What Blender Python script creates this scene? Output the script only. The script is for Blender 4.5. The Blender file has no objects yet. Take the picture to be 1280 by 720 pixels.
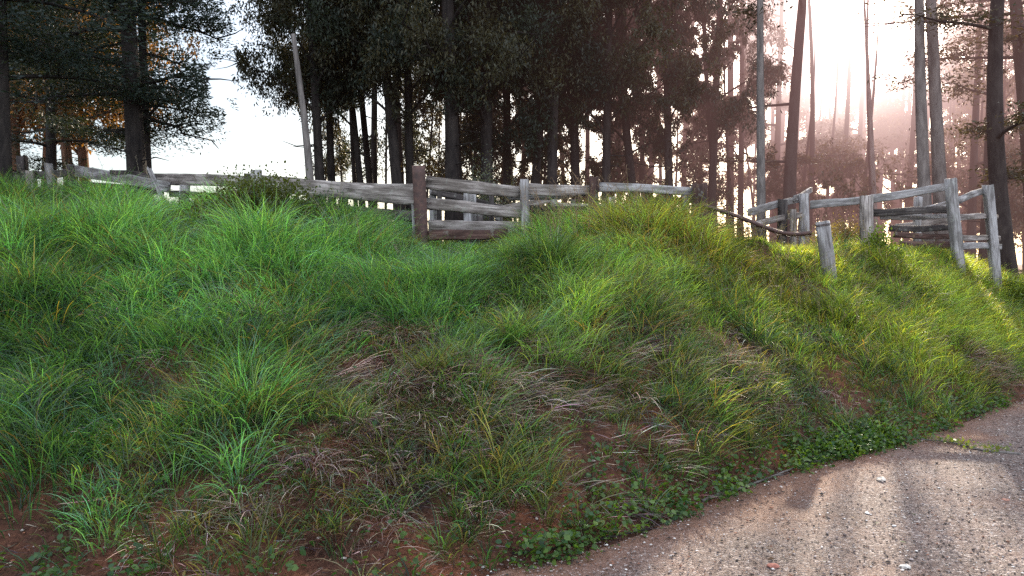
import bpy, math, random
import numpy as np
from mathutils import Vector, Matrix, Euler

SC = bpy.context.scene
COL = SC.collection
RNG = np.random.default_rng(11)
random.seed(5)
EYE = 1.6
FPX = 1004.0
SUN_AZ = math.radians(22.7)      # to the right of +Y
SUN_EL = math.radians(23)
SUN_DIR = Vector((math.sin(SUN_AZ) * math.cos(SUN_EL), math.cos(SUN_AZ) * math.cos(SUN_EL), math.sin(SUN_EL)))


def at(px, py, Y):
    """world point read off the photo at depth Y"""
    return Vector(((px - 640) / FPX * Y, Y, EYE - (py - 330) / FPX * Y))


# ------------------------------------------------------------------ noise
def _hash(ix, iy, seed):
    v = np.sin(ix * 127.1 + iy * 311.7 + seed * 74.7) * 43758.5453
    return v - np.floor(v)


def vnoise(x, y, seed=0):
    x = np.asarray(x, float); y = np.asarray(y, float)
    ix = np.floor(x); iy = np.floor(y)
    fx = x - ix; fy = y - iy
    fx = fx * fx * (3 - 2 * fx); fy = fy * fy * (3 - 2 * fy)
    a = _hash(ix, iy, seed); b = _hash(ix + 1, iy, seed)
    c = _hash(ix, iy + 1, seed); d = _hash(ix + 1, iy + 1, seed)
    return (a * (1 - fx) + b * fx) * (1 - fy) + (c * (1 - fx) + d * fx) * fy


def fbm(x, y, seed=0, o=3):
    s = 0; a = .5; t = 0
    for k in range(o):
        s = s + a * vnoise(x * 2 ** k, y * 2 ** k, seed + 13 * k); t += a; a *= .5
    return s / t


def smooth(a, b, x):
    t = np.clip((x - a) / (b - a), 0, 1)
    return t * t * (3 - 2 * t)


# ------------------------------------------------------------------ terrain
TX = [-40, -12, -2.6, -0.6, 0.0, 1.1, 1.77, 3.48, 6.0, 12, 25, 60]
TY = [5.0, 4.2, 3.95, 3.9, 4.18, 5.12, 5.82, 7.25, 9.4, 14.6, 27, 60]
HX = [-40, -8, -5, -3, -1.9, -1, 0, 1.5, 2.6, 3.7, 6.8, 9, 14, 25, 60]
HZ = [2.25, 2.2, 2.12, 2.08, 1.93, 1.76, 1.82, 2.00, 1.84, 1.72, 1.74, 1.30, .9, .8, .8]
CX = [-40, -8, -5, -1, 0, 1.5, 2.6, 3.7, 6.8, 9, 14, 25, 60]
CY = [9.5, 9.5, 9.2, 9.7, 9.8, 9.6, 10.1, 10.35, 12.8, 15.2, 20, 32, 66]


def sinterp(x, X, Y):
    x = np.asarray(x, float)
    return (np.interp(x - .35, X, Y) + np.interp(x, X, Y) * 2 + np.interp(x + .35, X, Y)) / 4


def toe(x):
    return sinterp(x, TX, TY) + .22 * (vnoise(np.asarray(x) * 1.3, 3.3, 4) - .5) + .12 * (vnoise(np.asarray(x) * 4.1, 1.3, 9) - .5)


def slope_t(x, y):
    yt = toe(x); yc = sinterp(x, CX, CY)
    return (y - yt) / (yc - yt)


def height(x, y):
    x = np.asarray(x, float); y = np.asarray(y, float)
    t = slope_t(x, y)
    tc = np.clip(t, 0, 1)
    S = 1 - (1 - tc) ** (1.62 - .40 * smooth(1.3, 3, x))
    H = sinterp(x, HX, HZ)
    z = H * S
    on = smooth(0.0, .18, t) * (1 - .75 * smooth(.95, 1.2, t))
    z = z + on * (.34 * (fbm(x * .9 + 5, y * .9, 21) - .5) + .16 * (vnoise(x * 2.6, y * 2.6, 31) - .5) + .05 * (vnoise(x * 7, y * 7, 3) - .5))
    # a shallow gully running down the bank below the steel post
    g = np.exp(-((x - (-.25 - .06 * (y - 8))) / .45) ** 2) * smooth(.25, .6, tc) * (1 - smooth(1.0, 1.3, t))
    z = z - .10 * g
    # far plateau
    z = z + smooth(14, 40, y) * .1 * (fbm(x * .1, y * .1, 8) - .5) - smooth(60, 400, y) * .6
    return np.maximum(z, 0)


def gz(x, y):
    return float(height(np.array([x]), np.array([y]))[0])


# ------------------------------------------------------------------ mesh helpers
def mesh_np(name, verts, quads=None, tris=None, cols=None, mats=(), smoothf=False):
    me = bpy.data.meshes.new(name)
    verts = np.asarray(verts, np.float32)
    nv = len(verts)
    q = np.zeros((0, 4), np.int32) if quads is None else np.asarray(quads, np.int32)
    t = np.zeros((0, 3), np.int32) if tris is None else np.asarray(tris, np.int32)
    loops = np.concatenate([q.ravel(), t.ravel()])
    starts = np.concatenate([np.arange(len(q)) * 4, len(q) * 4 + np.arange(len(t)) * 3]).astype(np.int32)
    me.vertices.add(nv); me.vertices.foreach_set('co', verts.ravel())
    me.loops.add(len(loops)); me.loops.foreach_set('vertex_index', loops.astype(np.int32))
    me.polygons.add(len(starts)); me.polygons.foreach_set('loop_start', starts)
    if smoothf:
        me.polygons.foreach_set('use_smooth', np.ones(len(starts), bool))
    me.update(calc_edges=True)
    if cols is not None:
        a = me.color_attributes.new('Col', 'FLOAT_COLOR', 'POINT')
        c = np.ones((nv, 4), np.float32); c[:, :3] = cols
        a.data.foreach_set('color', c.ravel())
    for m in mats: me.materials.append(m)
    return me


def link(name, data, parent=None, loc=None, rot=None):
    o = bpy.data.objects.new(name, data); COL.objects.link(o)
    if parent is not None: o.parent = parent
    if loc is not None: o.location = loc
    if rot is not None: o.rotation_euler = rot
    return o


def tag(o, label=None, cat=None, group=None, kind=None):
    if label: o['label'] = label
    if cat: o['category'] = cat
    if group: o['group'] = group
    if kind: o['kind'] = kind
    return o


def root(name, loc, label, cat, group=None):
    return tag(link(name, None, None, loc), label, cat, group)


class Acc:
    """collects vertices and faces of one mesh"""
    def __init__(s): s.v = []; s.q = []; s.t = []; s.c = []; s.n = 0
    def add(s, v, q=None, t=None, c=None):
        v = np.asarray(v, float)
        if q is not None and len(q): s.q.append(np.asarray(q) + s.n)
        if t is not None and len(t): s.t.append(np.asarray(t) + s.n)
        s.v.append(v); s.n += len(v)
        if c is not None: s.c.append(np.broadcast_to(np.asarray(c, float), (len(v), 3)))
    def mesh(s, name, mats, smoothf=False):
        return mesh_np(name, np.concatenate(s.v), np.concatenate(s.q) if s.q else None, np.concatenate(s.t) if s.t else None,
                       np.concatenate(s.c) if s.c else None, mats, smoothf)


def tube(acc, pts, rad, n=8, wob=0.0, rng=RNG, cap=True, c=None):
    pts = np.asarray(pts, float); rad = np.asarray(rad, float)
    d = np.gradient(pts, axis=0); d /= np.linalg.norm(d, axis=1)[:, None] + 1e-9
    ref = np.array([1., 0, 0]) if abs(d[0][0]) < .8 else np.array([0, 1., 0])
    V = []
    a = np.arange(n) / n * 2 * math.pi
    lob = 1 + wob * (rng.random(n) - .5)
    for i in range(len(pts)):
        u = np.cross(d[i], ref); u /= np.linalg.norm(u) + 1e-9
        w = np.cross(d[i], u)
        r = rad[i] * lob * (1 + wob * .5 * (rng.random(n) - .5))
        V.append(pts[i] + (np.cos(a) * r)[:, None] * u + (np.sin(a) * r)[:, None] * w)
    V = np.concatenate(V); Q = []
    k = np.arange(n)
    for i in range(len(pts) - 1):
        Q.append(np.stack([i * n + k, i * n + (k + 1) % n, (i + 1) * n + (k + 1) % n, (i + 1) * n + k], 1))
    T = []
    if cap:
        V = np.concatenate([V, pts[:1], pts[-1:]])
        m = len(V)
        T = [(m - 2, (j + 1) % n, j) for j in range(n)] + [(m - 1, (len(pts) - 1) * n + j, (len(pts) - 1) * n + (j + 1) % n) for j in range(n)]
    acc.add(V, np.concatenate(Q), T, c)


# ------------------------------------------------------------------ materials
def new_mat(name):
    m = bpy.data.materials.new(name); m.use_nodes = True
    nt = m.node_tree; nt.nodes.clear()
    out = nt.nodes.new('ShaderNodeOutputMaterial')
    return m, nt, out


def N(nt, t, **kw):
    n = nt.nodes.new(t)
    for k, v in kw.items():
        if k == 'inputs':
            for a, b in v.items(): n.inputs[a].default_value = b
        else: setattr(n, k, v)
    return n


def ramp(nt, fac, stops):
    r = nt.nodes.new('ShaderNodeValToRGB')
    el = r.color_ramp.elements
    el[0].position, el[0].color = stops[0][0], (*stops[0][1], 1)
    el[1].position, el[1].color = stops[-1][0], (*stops[-1][1], 1)
    for p, c in stops[1:-1]:
        e = el.new(p); e.color = (*c, 1)
    nt.links.new(fac, r.inputs[0])
    return r.outputs[0]


def leaf_mat(name, rough=.55, trans=.45, tint=(1.25, 1.25, .45), noise=0.0, spec=.35):
    m, nt, out = new_mat(name)
    at_ = N(nt, 'ShaderNodeAttribute', attribute_name='Col')
    b = N(nt, 'ShaderNodeBsdfPrincipled', inputs={'Roughness': rough, 'Specular IOR Level': spec})
    t = N(nt, 'ShaderNodeBsdfTranslucent')
    mul = N(nt, 'ShaderNodeMix', data_type='RGBA', blend_type='MULTIPLY')
    mul.inputs[0].default_value = 1; mul.inputs[7].default_value = (*tint, 1)
    nt.links.new(at_.outputs['Color'], mul.inputs[6])
    nt.links.new(at_.outputs['Color'], b.inputs['Base Color'])
    nt.links.new(mul.outputs[2], t.inputs['Color'])
    mx = N(nt, 'ShaderNodeMixShader'); mx.inputs[0].default_value = trans
    nt.links.new(b.outputs[0], mx.inputs[1]); nt.links.new(t.outputs[0], mx.inputs[2])
    nt.links.new(mx.outputs[0], out.inputs[0])
    return m


def wood_mat(name, dark, mid, light, moss=None, lichen=.25):
    m, nt, out = new_mat(name)
    tc = N(nt, 'ShaderNodeTexCoord')
    info = N(nt, 'ShaderNodeObjectInfo')
    add = N(nt, 'ShaderNodeVectorMath', operation='ADD')
    comb = N(nt, 'ShaderNodeMath', operation='MULTIPLY'); comb.inputs[1].default_value = 37.0
    nt.links.new(info.outputs['Random'], comb.inputs[0])
    nt.links.new(tc.outputs['Object'], add.inputs[0]); nt.links.new(comb.outputs[0], add.inputs[1])
    mp = N(nt, 'ShaderNodeMapping'); mp.inputs['Scale'].default_value = (2.2, 34, 34)
    nt.links.new(add.outputs[0], mp.inputs[0])
    n1 = N(nt, 'ShaderNodeTexNoise', inputs={'Scale': 1.0, 'Detail': 7, 'Roughness': .7, 'Distortion': .5})
    nt.links.new(mp.outputs[0], n1.inputs['Vector'])
    c1 = ramp(nt, n1.outputs[0], [(.32, dark), (.5, mid), (.68, light)])
    mp2 = N(nt, 'ShaderNodeMapping'); mp2.inputs['Scale'].default_value = (3, 9, 9)
    nt.links.new(add.outputs[0], mp2.inputs[0])
    n2 = N(nt, 'ShaderNodeTexNoise', inputs={'Scale': 1.0, 'Detail': 5})
    nt.links.new(mp2.outputs[0], n2.inputs['Vector'])
    c2 = ramp(nt, n2.outputs[0], [(.42, (.35, .33, .3)), (.58, (1, 1, 1))])
    mul = N(nt, 'ShaderNodeMix', data_type='RGBA', blend_type='MULTIPLY'); mul.inputs[0].default_value = .75
    nt.links.new(c1, mul.inputs[6]); nt.links.new(c2, mul.inputs[7])
    n3 = N(nt, 'ShaderNodeTexNoise', inputs={'Scale': 14.0, 'Detail': 4})
    nt.links.new(add.outputs[0], n3.inputs['Vector'])
    f3 = ramp(nt, n3.outputs[0], [(.6, (0, 0, 0)), (.68, (lichen, lichen, lichen))])
    mx = N(nt, 'ShaderNodeMix', data_type='RGBA'); mx.inputs[7].default_value = (*(moss or (.3, .31, .26)), 1)
    nt.links.new(f3, mx.inputs[0]); nt.links.new(mul.outputs[2], mx.inputs[6])
    b = N(nt, 'ShaderNodeBsdfPrincipled', inputs={'Roughness': .85, 'Specular IOR Level': .25})
    nt.links.new(mx.outputs[2], b.inputs['Base Color'])
    bp = N(nt, 'ShaderNodeBump', inputs={'Strength': .9, 'Distance': .012})
    nt.links.new(n1.outputs[0], bp.inputs['Height']); nt.links.new(bp.outputs[0], b.inputs['Normal'])
    nt.links.new(b.outputs[0], out.inputs[0])
    return m


def bark_mat(name, dark, light, sc=(7, 7, 1.3)):
    m, nt, out = new_mat(name)
    tc = N(nt, 'ShaderNodeTexCoord')
    mp = N(nt, 'ShaderNodeMapping'); mp.inputs['Scale'].default_value = sc
    nt.links.new(tc.outputs['Object'], mp.inputs[0])
    n1 = N(nt, 'ShaderNodeTexNoise', inputs={'Scale': 1.6, 'Detail': 8, 'Roughness': .68, 'Distortion': .4})
    nt.links.new(mp.outputs[0], n1.inputs['Vector'])
    c = ramp(nt, n1.outputs[0], [(.35, dark), (.65, light)])
    b = N(nt, 'ShaderNodeBsdfPrincipled', inputs={'Roughness': .9, 'Specular IOR Level': .2})
    nt.links.new(c, b.inputs['Base Color'])
    bp = N(nt, 'ShaderNodeBump', inputs={'Strength': 1, 'Distance': .03})
    nt.links.new(n1.outputs[0], bp.inputs['Height']); nt.links.new(bp.outputs[0], b.inputs['Normal'])
    nt.links.new(b.outputs[0], out.inputs[0])
    return m


def soil_mat():
    m, nt, out = new_mat('red_soil')
    geo = N(nt, 'ShaderNodeNewGeometry')
    n1 = N(nt, 'ShaderNodeTexNoise', inputs={'Scale': 1.7, 'Detail': 6, 'Roughness': .6})
    n2 = N(nt, 'ShaderNodeTexNoise', inputs={'Scale': 38.0, 'Detail': 6, 'Roughness': .7})
    n3 = N(nt, 'ShaderNodeTexVoronoi', inputs={'Scale': 45.0})
    for n in (n1, n2, n3): nt.links.new(geo.outputs['Position'], n.inputs['Vector'])
    c1 = ramp(nt, n1.outputs[0], [(.35, (.045, .026, .02)), (.52, (.12, .052, .033)), (.66, (.25, .095, .05))])
    c2 = ramp(nt, n2.outputs[0], [(.3, (.35, .33, .32)), (.7, (1.35, 1.3, 1.25))])
    mul = N(nt, 'ShaderNodeMix', data_type='RGBA', blend_type='MULTIPLY'); mul.inputs[0].default_value = 1
    nt.links.new(c1, mul.inputs[6]); nt.links.new(c2, mul.inputs[7])
    b = N(nt, 'ShaderNodeBsdfPrincipled', inputs={'Roughness': .95, 'Specular IOR Level': .15})
    nt.links.new(mul.outputs[2], b.inputs['Base Color'])
    ad = N(nt, 'ShaderNodeMath', operation='ADD')
    nt.links.new(n2.outputs[0], ad.inputs[0]); nt.links.new(n3.outputs['Distance'], ad.inputs[1])
    bp = N(nt, 'ShaderNodeBump', inputs={'Strength': .9, 'Distance': .03})
    nt.links.new(ad.outputs[0], bp.inputs['Height']); nt.links.new(bp.outputs[0], b.inputs['Normal'])
    nt.links.new(b.outputs[0], out.inputs[0])
    return m


def gravel_mat():
    m, nt, out = new_mat('gravel')
    geo = N(nt, 'ShaderNodeNewGeometry')
    at_ = N(nt, 'ShaderNodeAttribute', attribute_name='Col')
    v1 = N(nt, 'ShaderNodeTexVoronoi', inputs={'Scale': 85.0, 'Randomness': 1.0})
    v2 = N(nt, 'ShaderNodeTexVoronoi', inputs={'Scale': 190.0})
    n1 = N(nt, 'ShaderNodeTexNoise', inputs={'Scale': 1.3, 'Detail': 5, 'Roughness': .6})
    n2 = N(nt, 'ShaderNodeTexNoise', inputs={'Scale': 22.0, 'Detail': 6, 'Roughness': .75})
    for n in (v1, v2, n1, n2): nt.links.new(geo.outputs['Position'], n.inputs['Vector'])
    sep = N(nt, 'ShaderNodeSeparateColor'); nt.links.new(v1.outputs['Color'], sep.inputs[0])
    cs = ramp(nt, sep.outputs[0], [(0.0, (.035, .026, .024)), (.4, (.175, .125, .112)), (.8, (.31, .235, .21)), (1.0, (.64, .56, .52))])
    # dirt between the stones
    cd = ramp(nt, n1.outputs[0], [(.35, (.09, .06, .055)), (.65, (.20, .12, .095))])
    f = ramp(nt, n2.outputs[0], [(.38, (0, 0, 0)), (.6, (1, 1, 1))])
    mx = N(nt, 'ShaderNodeMix', data_type='RGBA')
    nt.links.new(f, mx.inputs[0]); nt.links.new(cd, mx.inputs[6]); nt.links.new(cs, mx.inputs[7])
    # vertex colour: r = amount of red earth, g = brightness of the wheel track
    s2 = N(nt, 'ShaderNodeSeparateColor'); nt.links.new(at_.outputs['Color'], s2.inputs[0])
    mx2 = N(nt, 'ShaderNodeMix', data_type='RGBA'); mx2.inputs[7].default_value = (.26, .12, .07, 1)
    nt.links.new(s2.outputs[0], mx2.inputs[0]); nt.links.new(mx.outputs[2], mx2.inputs[6])
    hs = N(nt, 'ShaderNodeHueSaturation'); nt.links.new(mx2.outputs[2], hs.inputs['Color']); nt.links.new(s2.outputs[1], hs.inputs['Value'])
    b = N(nt, 'ShaderNodeBsdfPrincipled', inputs={'Roughness': .85, 'Specular IOR Level': .3})
    nt.links.new(hs.outputs[0], b.inputs['Base Color'])
    ad = N(nt, 'ShaderNodeMath', operation='ADD')
    nt.links.new(v1.outputs['Distance'], ad.inputs[0]); nt.links.new(n2.outputs[0], ad.inputs[1])
    ad2 = N(nt, 'ShaderNodeMath', operation='MULTIPLY_ADD'); ad2.inputs[1].default_value = .4
    nt.links.new(v2.outputs['Distance'], ad2.inputs[0]); nt.links.new(ad.outputs[0], ad2.inputs[2])
    bp = N(nt, 'ShaderNodeBump', inputs={'Strength': 1, 'Distance': .022}); bp.invert = True
    nt.links.new(ad2.outputs[0], bp.inputs['Height']); nt.links.new(bp.outputs[0], b.inputs['Normal'])
    nt.links.new(b.outputs[0], out.inputs[0])
    return m


def col_mat(name, rough=.9, spec=.2):
    m, nt, out = new_mat(name)
    at_ = N(nt, 'ShaderNodeAttribute', attribute_name='Col')
    geo = N(nt, 'ShaderNodeNewGeometry')
    n2 = N(nt, 'ShaderNodeTexNoise', inputs={'Scale': 90.0, 'Detail': 4})
    nt.links.new(geo.outputs['Position'], n2.inputs['Vector'])
    c2 = ramp(nt, n2.outputs[0], [(.3, (.6, .6, .6)), (.7, (1.2, 1.2, 1.2))])
    mul = N(nt, 'ShaderNodeMix', data_type='RGBA', blend_type='MULTIPLY'); mul.inputs[0].default_value = 1
    nt.links.new(at_.outputs['Color'], mul.inputs[6]); nt.links.new(c2, mul.inputs[7])
    b = N(nt, 'ShaderNodeBsdfPrincipled', inputs={'Roughness': rough, 'Specular IOR Level': spec})
    nt.links.new(mul.outputs[2], b.inputs['Base Color']); nt.links.new(b.outputs[0], out.inputs[0])
    return m


def rust_mat():
    m, nt, out = new_mat('rusted_steel')
    tc = N(nt, 'ShaderNodeTexCoord')
    n1 = N(nt, 'ShaderNodeTexNoise', inputs={'Scale': 18.0, 'Detail': 8, 'Roughness': .75})
    nt.links.new(tc.outputs['Object'], n1.inputs['Vector'])
    c = ramp(nt, n1.outputs[0], [(.3, (.028, .016, .014)), (.55, (.075, .036, .028)), (.75, (.15, .075, .05))])
    b = N(nt, 'ShaderNodeBsdfPrincipled', inputs={'Roughness': .7, 'Metallic': .15})
    nt.links.new(c, b.inputs['Base Color'])
    bp = N(nt, 'ShaderNodeBump', inputs={'Strength': .5, 'Distance': .004})
    nt.links.new(n1.outputs[0], bp.inputs['Height']); nt.links.new(bp.outputs[0], b.inputs['Normal'])
    nt.links.new(b.outputs[0], out.inputs[0])
    return m


M_GRASS = leaf_mat('grass_blade', .45, .55, (2.05, 1.95, .45), spec=.5)
M_STRAW = leaf_mat('dry_straw', .75, .25, (1.2, 1.0, .7), spec=.15)
M_LEAF = leaf_mat('tree_leaf', .5, .3, (1.8, 1.4, .4), spec=.3)
M_WEED = leaf_mat('weed_leaf', .45, .45, (1.7, 1.6, .35), spec=.4)
M_WOOD = wood_mat('weathered_wood', (.05, .04, .034), (.245, .205, .185), (.46, .405, .37))
M_WOODD = wood_mat('dark_wood', (.02, .016, .015), (.06, .048, .045), (.12, .10, .09))
M_WOODL = wood_mat('pale_wood', (.11, .10, .095), (.29, .265, .26), (.45, .43, .42))
M_WOODR = wood_mat('reddish_wood', (.03, .016, .014), (.08, .042, .034), (.15, .09, .07))
M_BARK = bark_mat('dark_bark', (.010, .008, .008), (.040, .032, .028))
M_BARKP = bark_mat('pale_bark', (.07, .06, .055), (.19, .165, .15))
M_BARKW = bark_mat('warm_bark', (.07, .04, .028), (.22, .12, .075))
M_SOIL = soil_mat()
M_GRAVEL = gravel_mat()
M_STONE = col_mat('pebble')
M_RUST = rust_mat()


# ------------------------------------------------------------------ ground and road
def grid(xs, ys, zf):
    X, Y = np.meshgrid(xs, ys)
    Z = zf(X.ravel(), Y.ravel())
    V = np.stack([X.ravel(), Y.ravel(), Z], 1)
    nx, ny = len(xs), len(ys)
    i = np.arange(ny - 1)[:, None] * nx + np.arange(nx - 1)[None, :]
    Q = np.stack([i, i + 1, i + nx + 1, i + nx], -1).reshape(-1, 4)
    return V, Q


def spaced(lo, a, b, hi, fine):
    out = [a]; s = fine
    while out[-1] > lo: s *= 1.25; out.append(out[-1] - s)
    left = out[::-1][:-1]
    mid = list(np.arange(a, b, fine))
    out = [mid[-1]]; s = fine
    while out[-1] < hi: s *= 1.25; out.append(out[-1] + s)
    return np.array(left + mid + out[1:])


xs = spaced(-1500, -8, 14, 1500, .09); ys = spaced(-600, 3.2, 17, 2500, .09)
V, Q = grid(xs, ys, lambda x, y: height(x, y) - .012 * (slope_t(x, y) < -.03))
ground = link('ground', mesh_np('ground', V, Q, mats=[M_SOIL], smoothf=True))
tag(ground, kind='structure')

# gravel road: sheet lying on the flat in front of the bank
rx = spaced(-40, -4, 14, 90, .12)
vv = np.concatenate([np.linspace(0, 1, 50) ** 2 * 9, [14, 22, 40, 70]])
RX, RV = np.meshgrid(rx, vv)
edge = toe(RX) - .10 + .10 * (vnoise(RX * 3.3, 0.5, 17) - .5) + .05 * (vnoise(RX * 11, 0.5, 18) - .5)
RY = edge - RV * (1 + 0 * RX)
rz = .006 + .010 * (vnoise(RX * 1.2, RY * 1.2, 41)) * smooth(.2, 1, RV) + 0 * RX
V = np.stack([RX.ravel(), RY.ravel(), rz.ravel()], 1)
nx, ny = len(rx), len(vv)
i = np.arange(ny - 1)[:, None] * nx + np.arange(nx - 1)[None, :]
Q = np.stack([i, i + nx, i + nx + 1, i + 1], -1).reshape(-1, 4)
dist = RV.ravel()
nz = fbm(RX.ravel() * 1.5, RY.ravel() * 1.5, 51)
red = np.clip((1 - smooth(.02, .8, dist + 1.5 * (nz - .5))) * .75 + .25 * smooth(.55, .75, nz), 0, 1)
val = .95 + .7 * (fbm(RX.ravel() * .7, RY.ravel() * .7, 52) - .5)
road = link('gravel_road', mesh_np('gravel_road', V, Q, cols=np.stack([red, val, val * 0], 1), mats=[M_GRAVEL], smoothf=True))
tag(road, kind='structure')


# ------------------------------------------------------------------ pebbles
def pebbles(name, x, y, z, r, col, seed):
    rng = np.random.default_rng(seed); n = len(x)
    base = np.array([[1, 0, 0], [.3, .95, 0], [-.8, .6, 0], [-.85, -.5, 0], [.25, -.95, 0], [.1, .1, .75], [0, 0, -.6]])
    a = rng.random(n) * 6.283
    B = base[None] * (1 + .35 * (rng.random((n, 7, 3)) - .5)) * (r[:, None] * np.stack([rng.uniform(.8, 1.3, n), rng.uniform(.6, 1, n), rng.uniform(.4, .8, n)], 1))[:, None]
    ca, sa = np.cos(a)[:, None], np.sin(a)[:, None]
    V = np.stack([B[..., 0] * ca - B[..., 1] * sa, B[..., 0] * sa + B[..., 1] * ca, B[..., 2]], -1)
    V += np.stack([x, y, z], 1)[:, None]
    T = []
    for k in range(5):
        T.append([k, (k + 1) % 5, 5]); T.append([(k + 1) % 5, k, 6])
    T = (np.array(T)[None] + (np.arange(n) * 7)[:, None, None]).reshape(-1, 3)
    return mesh_np(name, V.reshape(-1, 3), tris=T, cols=np.repeat(col, 7, axis=0), mats=[M_STONE])


n = 62000
Y = 3.2 + RNG.random(n) ** 1.5 * 9
X = RNG.uniform(-1, 1, n) * .7 * Y + .6
ok = (Y < toe(X) + .05) & (X > -1.2)
X, Y = X[ok], Y[ok]; n = len(X)
r = .0036 + .008 * RNG.random(n) ** 5 + .008 * (RNG.random(n) > .995)
g = RNG.random(n)
pal = np.array([(.05, .04, .037), (.19, .14, .125), (.32, .26, .24), (.22, .10, .065), (.65, .6, .56)])
c = pal[np.digitize(g, [.3, .62, .85, .93])] * RNG.uniform(.7, 1.2, n)[:, None]
o = link('loose_gravel', pebbles('loose_gravel', X, Y, np.full(n, .014) + r * .2, r, c, 3))
tag(o, 'loose pale and reddish stones scattered over the gravel road', 'gravel', kind='stuff')
# stones and clods on the bare earth of the bank
n = 14000
Y = RNG.uniform(3.6, 9, n); X = RNG.uniform(-1, 1, n) * .7 * Y
t = slope_t(X, Y); ok = (t > -.07) & (t < .55); X, Y = X[ok], Y[ok]; n = len(X)
r = .004 + .014 * RNG.random(n) ** 4
c = np.array([(.2, .085, .05), (.13, .06, .04), (.42, .36, .32)])[np.digitize(RNG.random(n), [.5, .85])] * RNG.uniform(.7, 1.2, n)[:, None]
o = link('soil_crumbs', pebbles('soil_crumbs', X, Y, height(X, Y) + r * .3, r, c, 4))
tag(o, 'red clods and small stones on the bare foot of the bank', 'soil crumbs', kind='stuff')


# ------------------------------------------------------------------ grass blades
def blades(name, P, L, az, th0, bend, W, col, tipcol, mat, seg=4, twist=None, fold=None):
    """P base, az azimuth of lean, th0 start angle from vertical, bend total extra angle along the blade"""
    n = len(P)
    s = np.linspace(0, 1, seg + 1)
    pts = np.zeros((n, seg + 1, 3)); pts[:, 0] = P
    dx, dy = np.cos(az), np.sin(az)
    for k in range(seg):
        th = th0 + bend * ((k + .5) / seg) ** 1.3
        st = (L / seg)
        pts[:, k + 1, 0] = pts[:, k, 0] + np.sin(th) * dx * st
        pts[:, k + 1, 1] = pts[:, k, 1] + np.sin(th) * dy * st
        pts[:, k + 1, 2] = pts[:, k, 2] + np.cos(th) * st
    tw = np.zeros(n) if twist is None else twist
    wx, wy = -np.sin(az + tw), np.cos(az + tw)
    prof = np.minimum(1, .55 + s * 1.6) * (1 - s ** 2.2)
    V = np.zeros((n, 2 * seg + 1, 3))
    for k in range(seg):
        h = (W * prof[k] / 2)
        off = np.stack([wx * h, wy * h, np.sin(tw * 3) * h * .6], 1)
        V[:, 2 * k] = pts[:, k] - off; V[:, 2 * k + 1] = pts[:, k] + off
    V[:, 2 * seg] = pts[:, seg]
    q = np.array([[2 * k, 2 * k + 1, 2 * k + 3, 2 * k + 2] for k in range(seg - 1)])
    tt = np.array([[2 * seg - 2, 2 * seg - 1, 2 * seg]])
    base = (np.arange(n) * (2 * seg + 1))[:, None, None]
    Q = (q[None] + base).reshape(-1, 4); T = (tt[None] + base).reshape(-1, 3)
    f = np.concatenate([np.repeat(s[:-1], 2), [1]])
    dk = .38 + .62 * np.minimum(1, f * 2.0)      # darker towards the base, tips take tip colour
    C = (col[:, None] * (1 - f[None, :, None] ** 2) + tipcol[:, None] * (f[None, :, None] ** 2)) * (.75 + .25 * dk)[None, :, None]
    return mesh_np(name, V.reshape(-1, 3), Q, T, C.reshape(-1, 3), [mat], smoothf=True)


def tufts(n_try, xr, yr, dens, lo=-1, hi=9):
    """tuft centres, rejection-sampled on a density function"""
    Y = RNG.uniform(*yr, n_try); X = RNG.uniform(*xr, n_try)
    vis = (np.abs(X) < .68 * Y + .8)
    t = slope_t(X, Y)
    k = vis & (t > lo) & (t < hi)
    X, Y, t = X[k], Y[k], t[k]
    k = RNG.random(len(X)) < dens(X, Y, t)
    return X[k], Y[k], t[k]


def lushness(X, Y, t):
    """0 bare / dry, 1 thick green"""
    n = fbm(X * .8 + 3, Y * .8, 61)
    n2 = fbm(X * 2.3, Y * 2.3, 62)
    # thick growth starts higher up the slope in the middle of the bank
    t0 = np.interp(X, [-6, -3.2, -2.2, -1, .3, 1.2, 2.5, 4, 8], [.06, .10, .22, .36, .42, .42, .34, .18, .12])
    return np.clip(smooth(-.22, .22, t - t0 + .55 * (n - .5) + .5 * (n2 - .5)), 0, 1)


def lean_field(X, Y):
    """azimuth of lean: mostly downhill, toward the viewer, swirling"""
    a = -math.pi / 2 + 3.2 * (fbm(X * .7, Y * .7, 71) - .5) * 2 + 1.2 * (vnoise(X * 2.2, Y * 2.2, 72) - .5)
    return a


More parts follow.
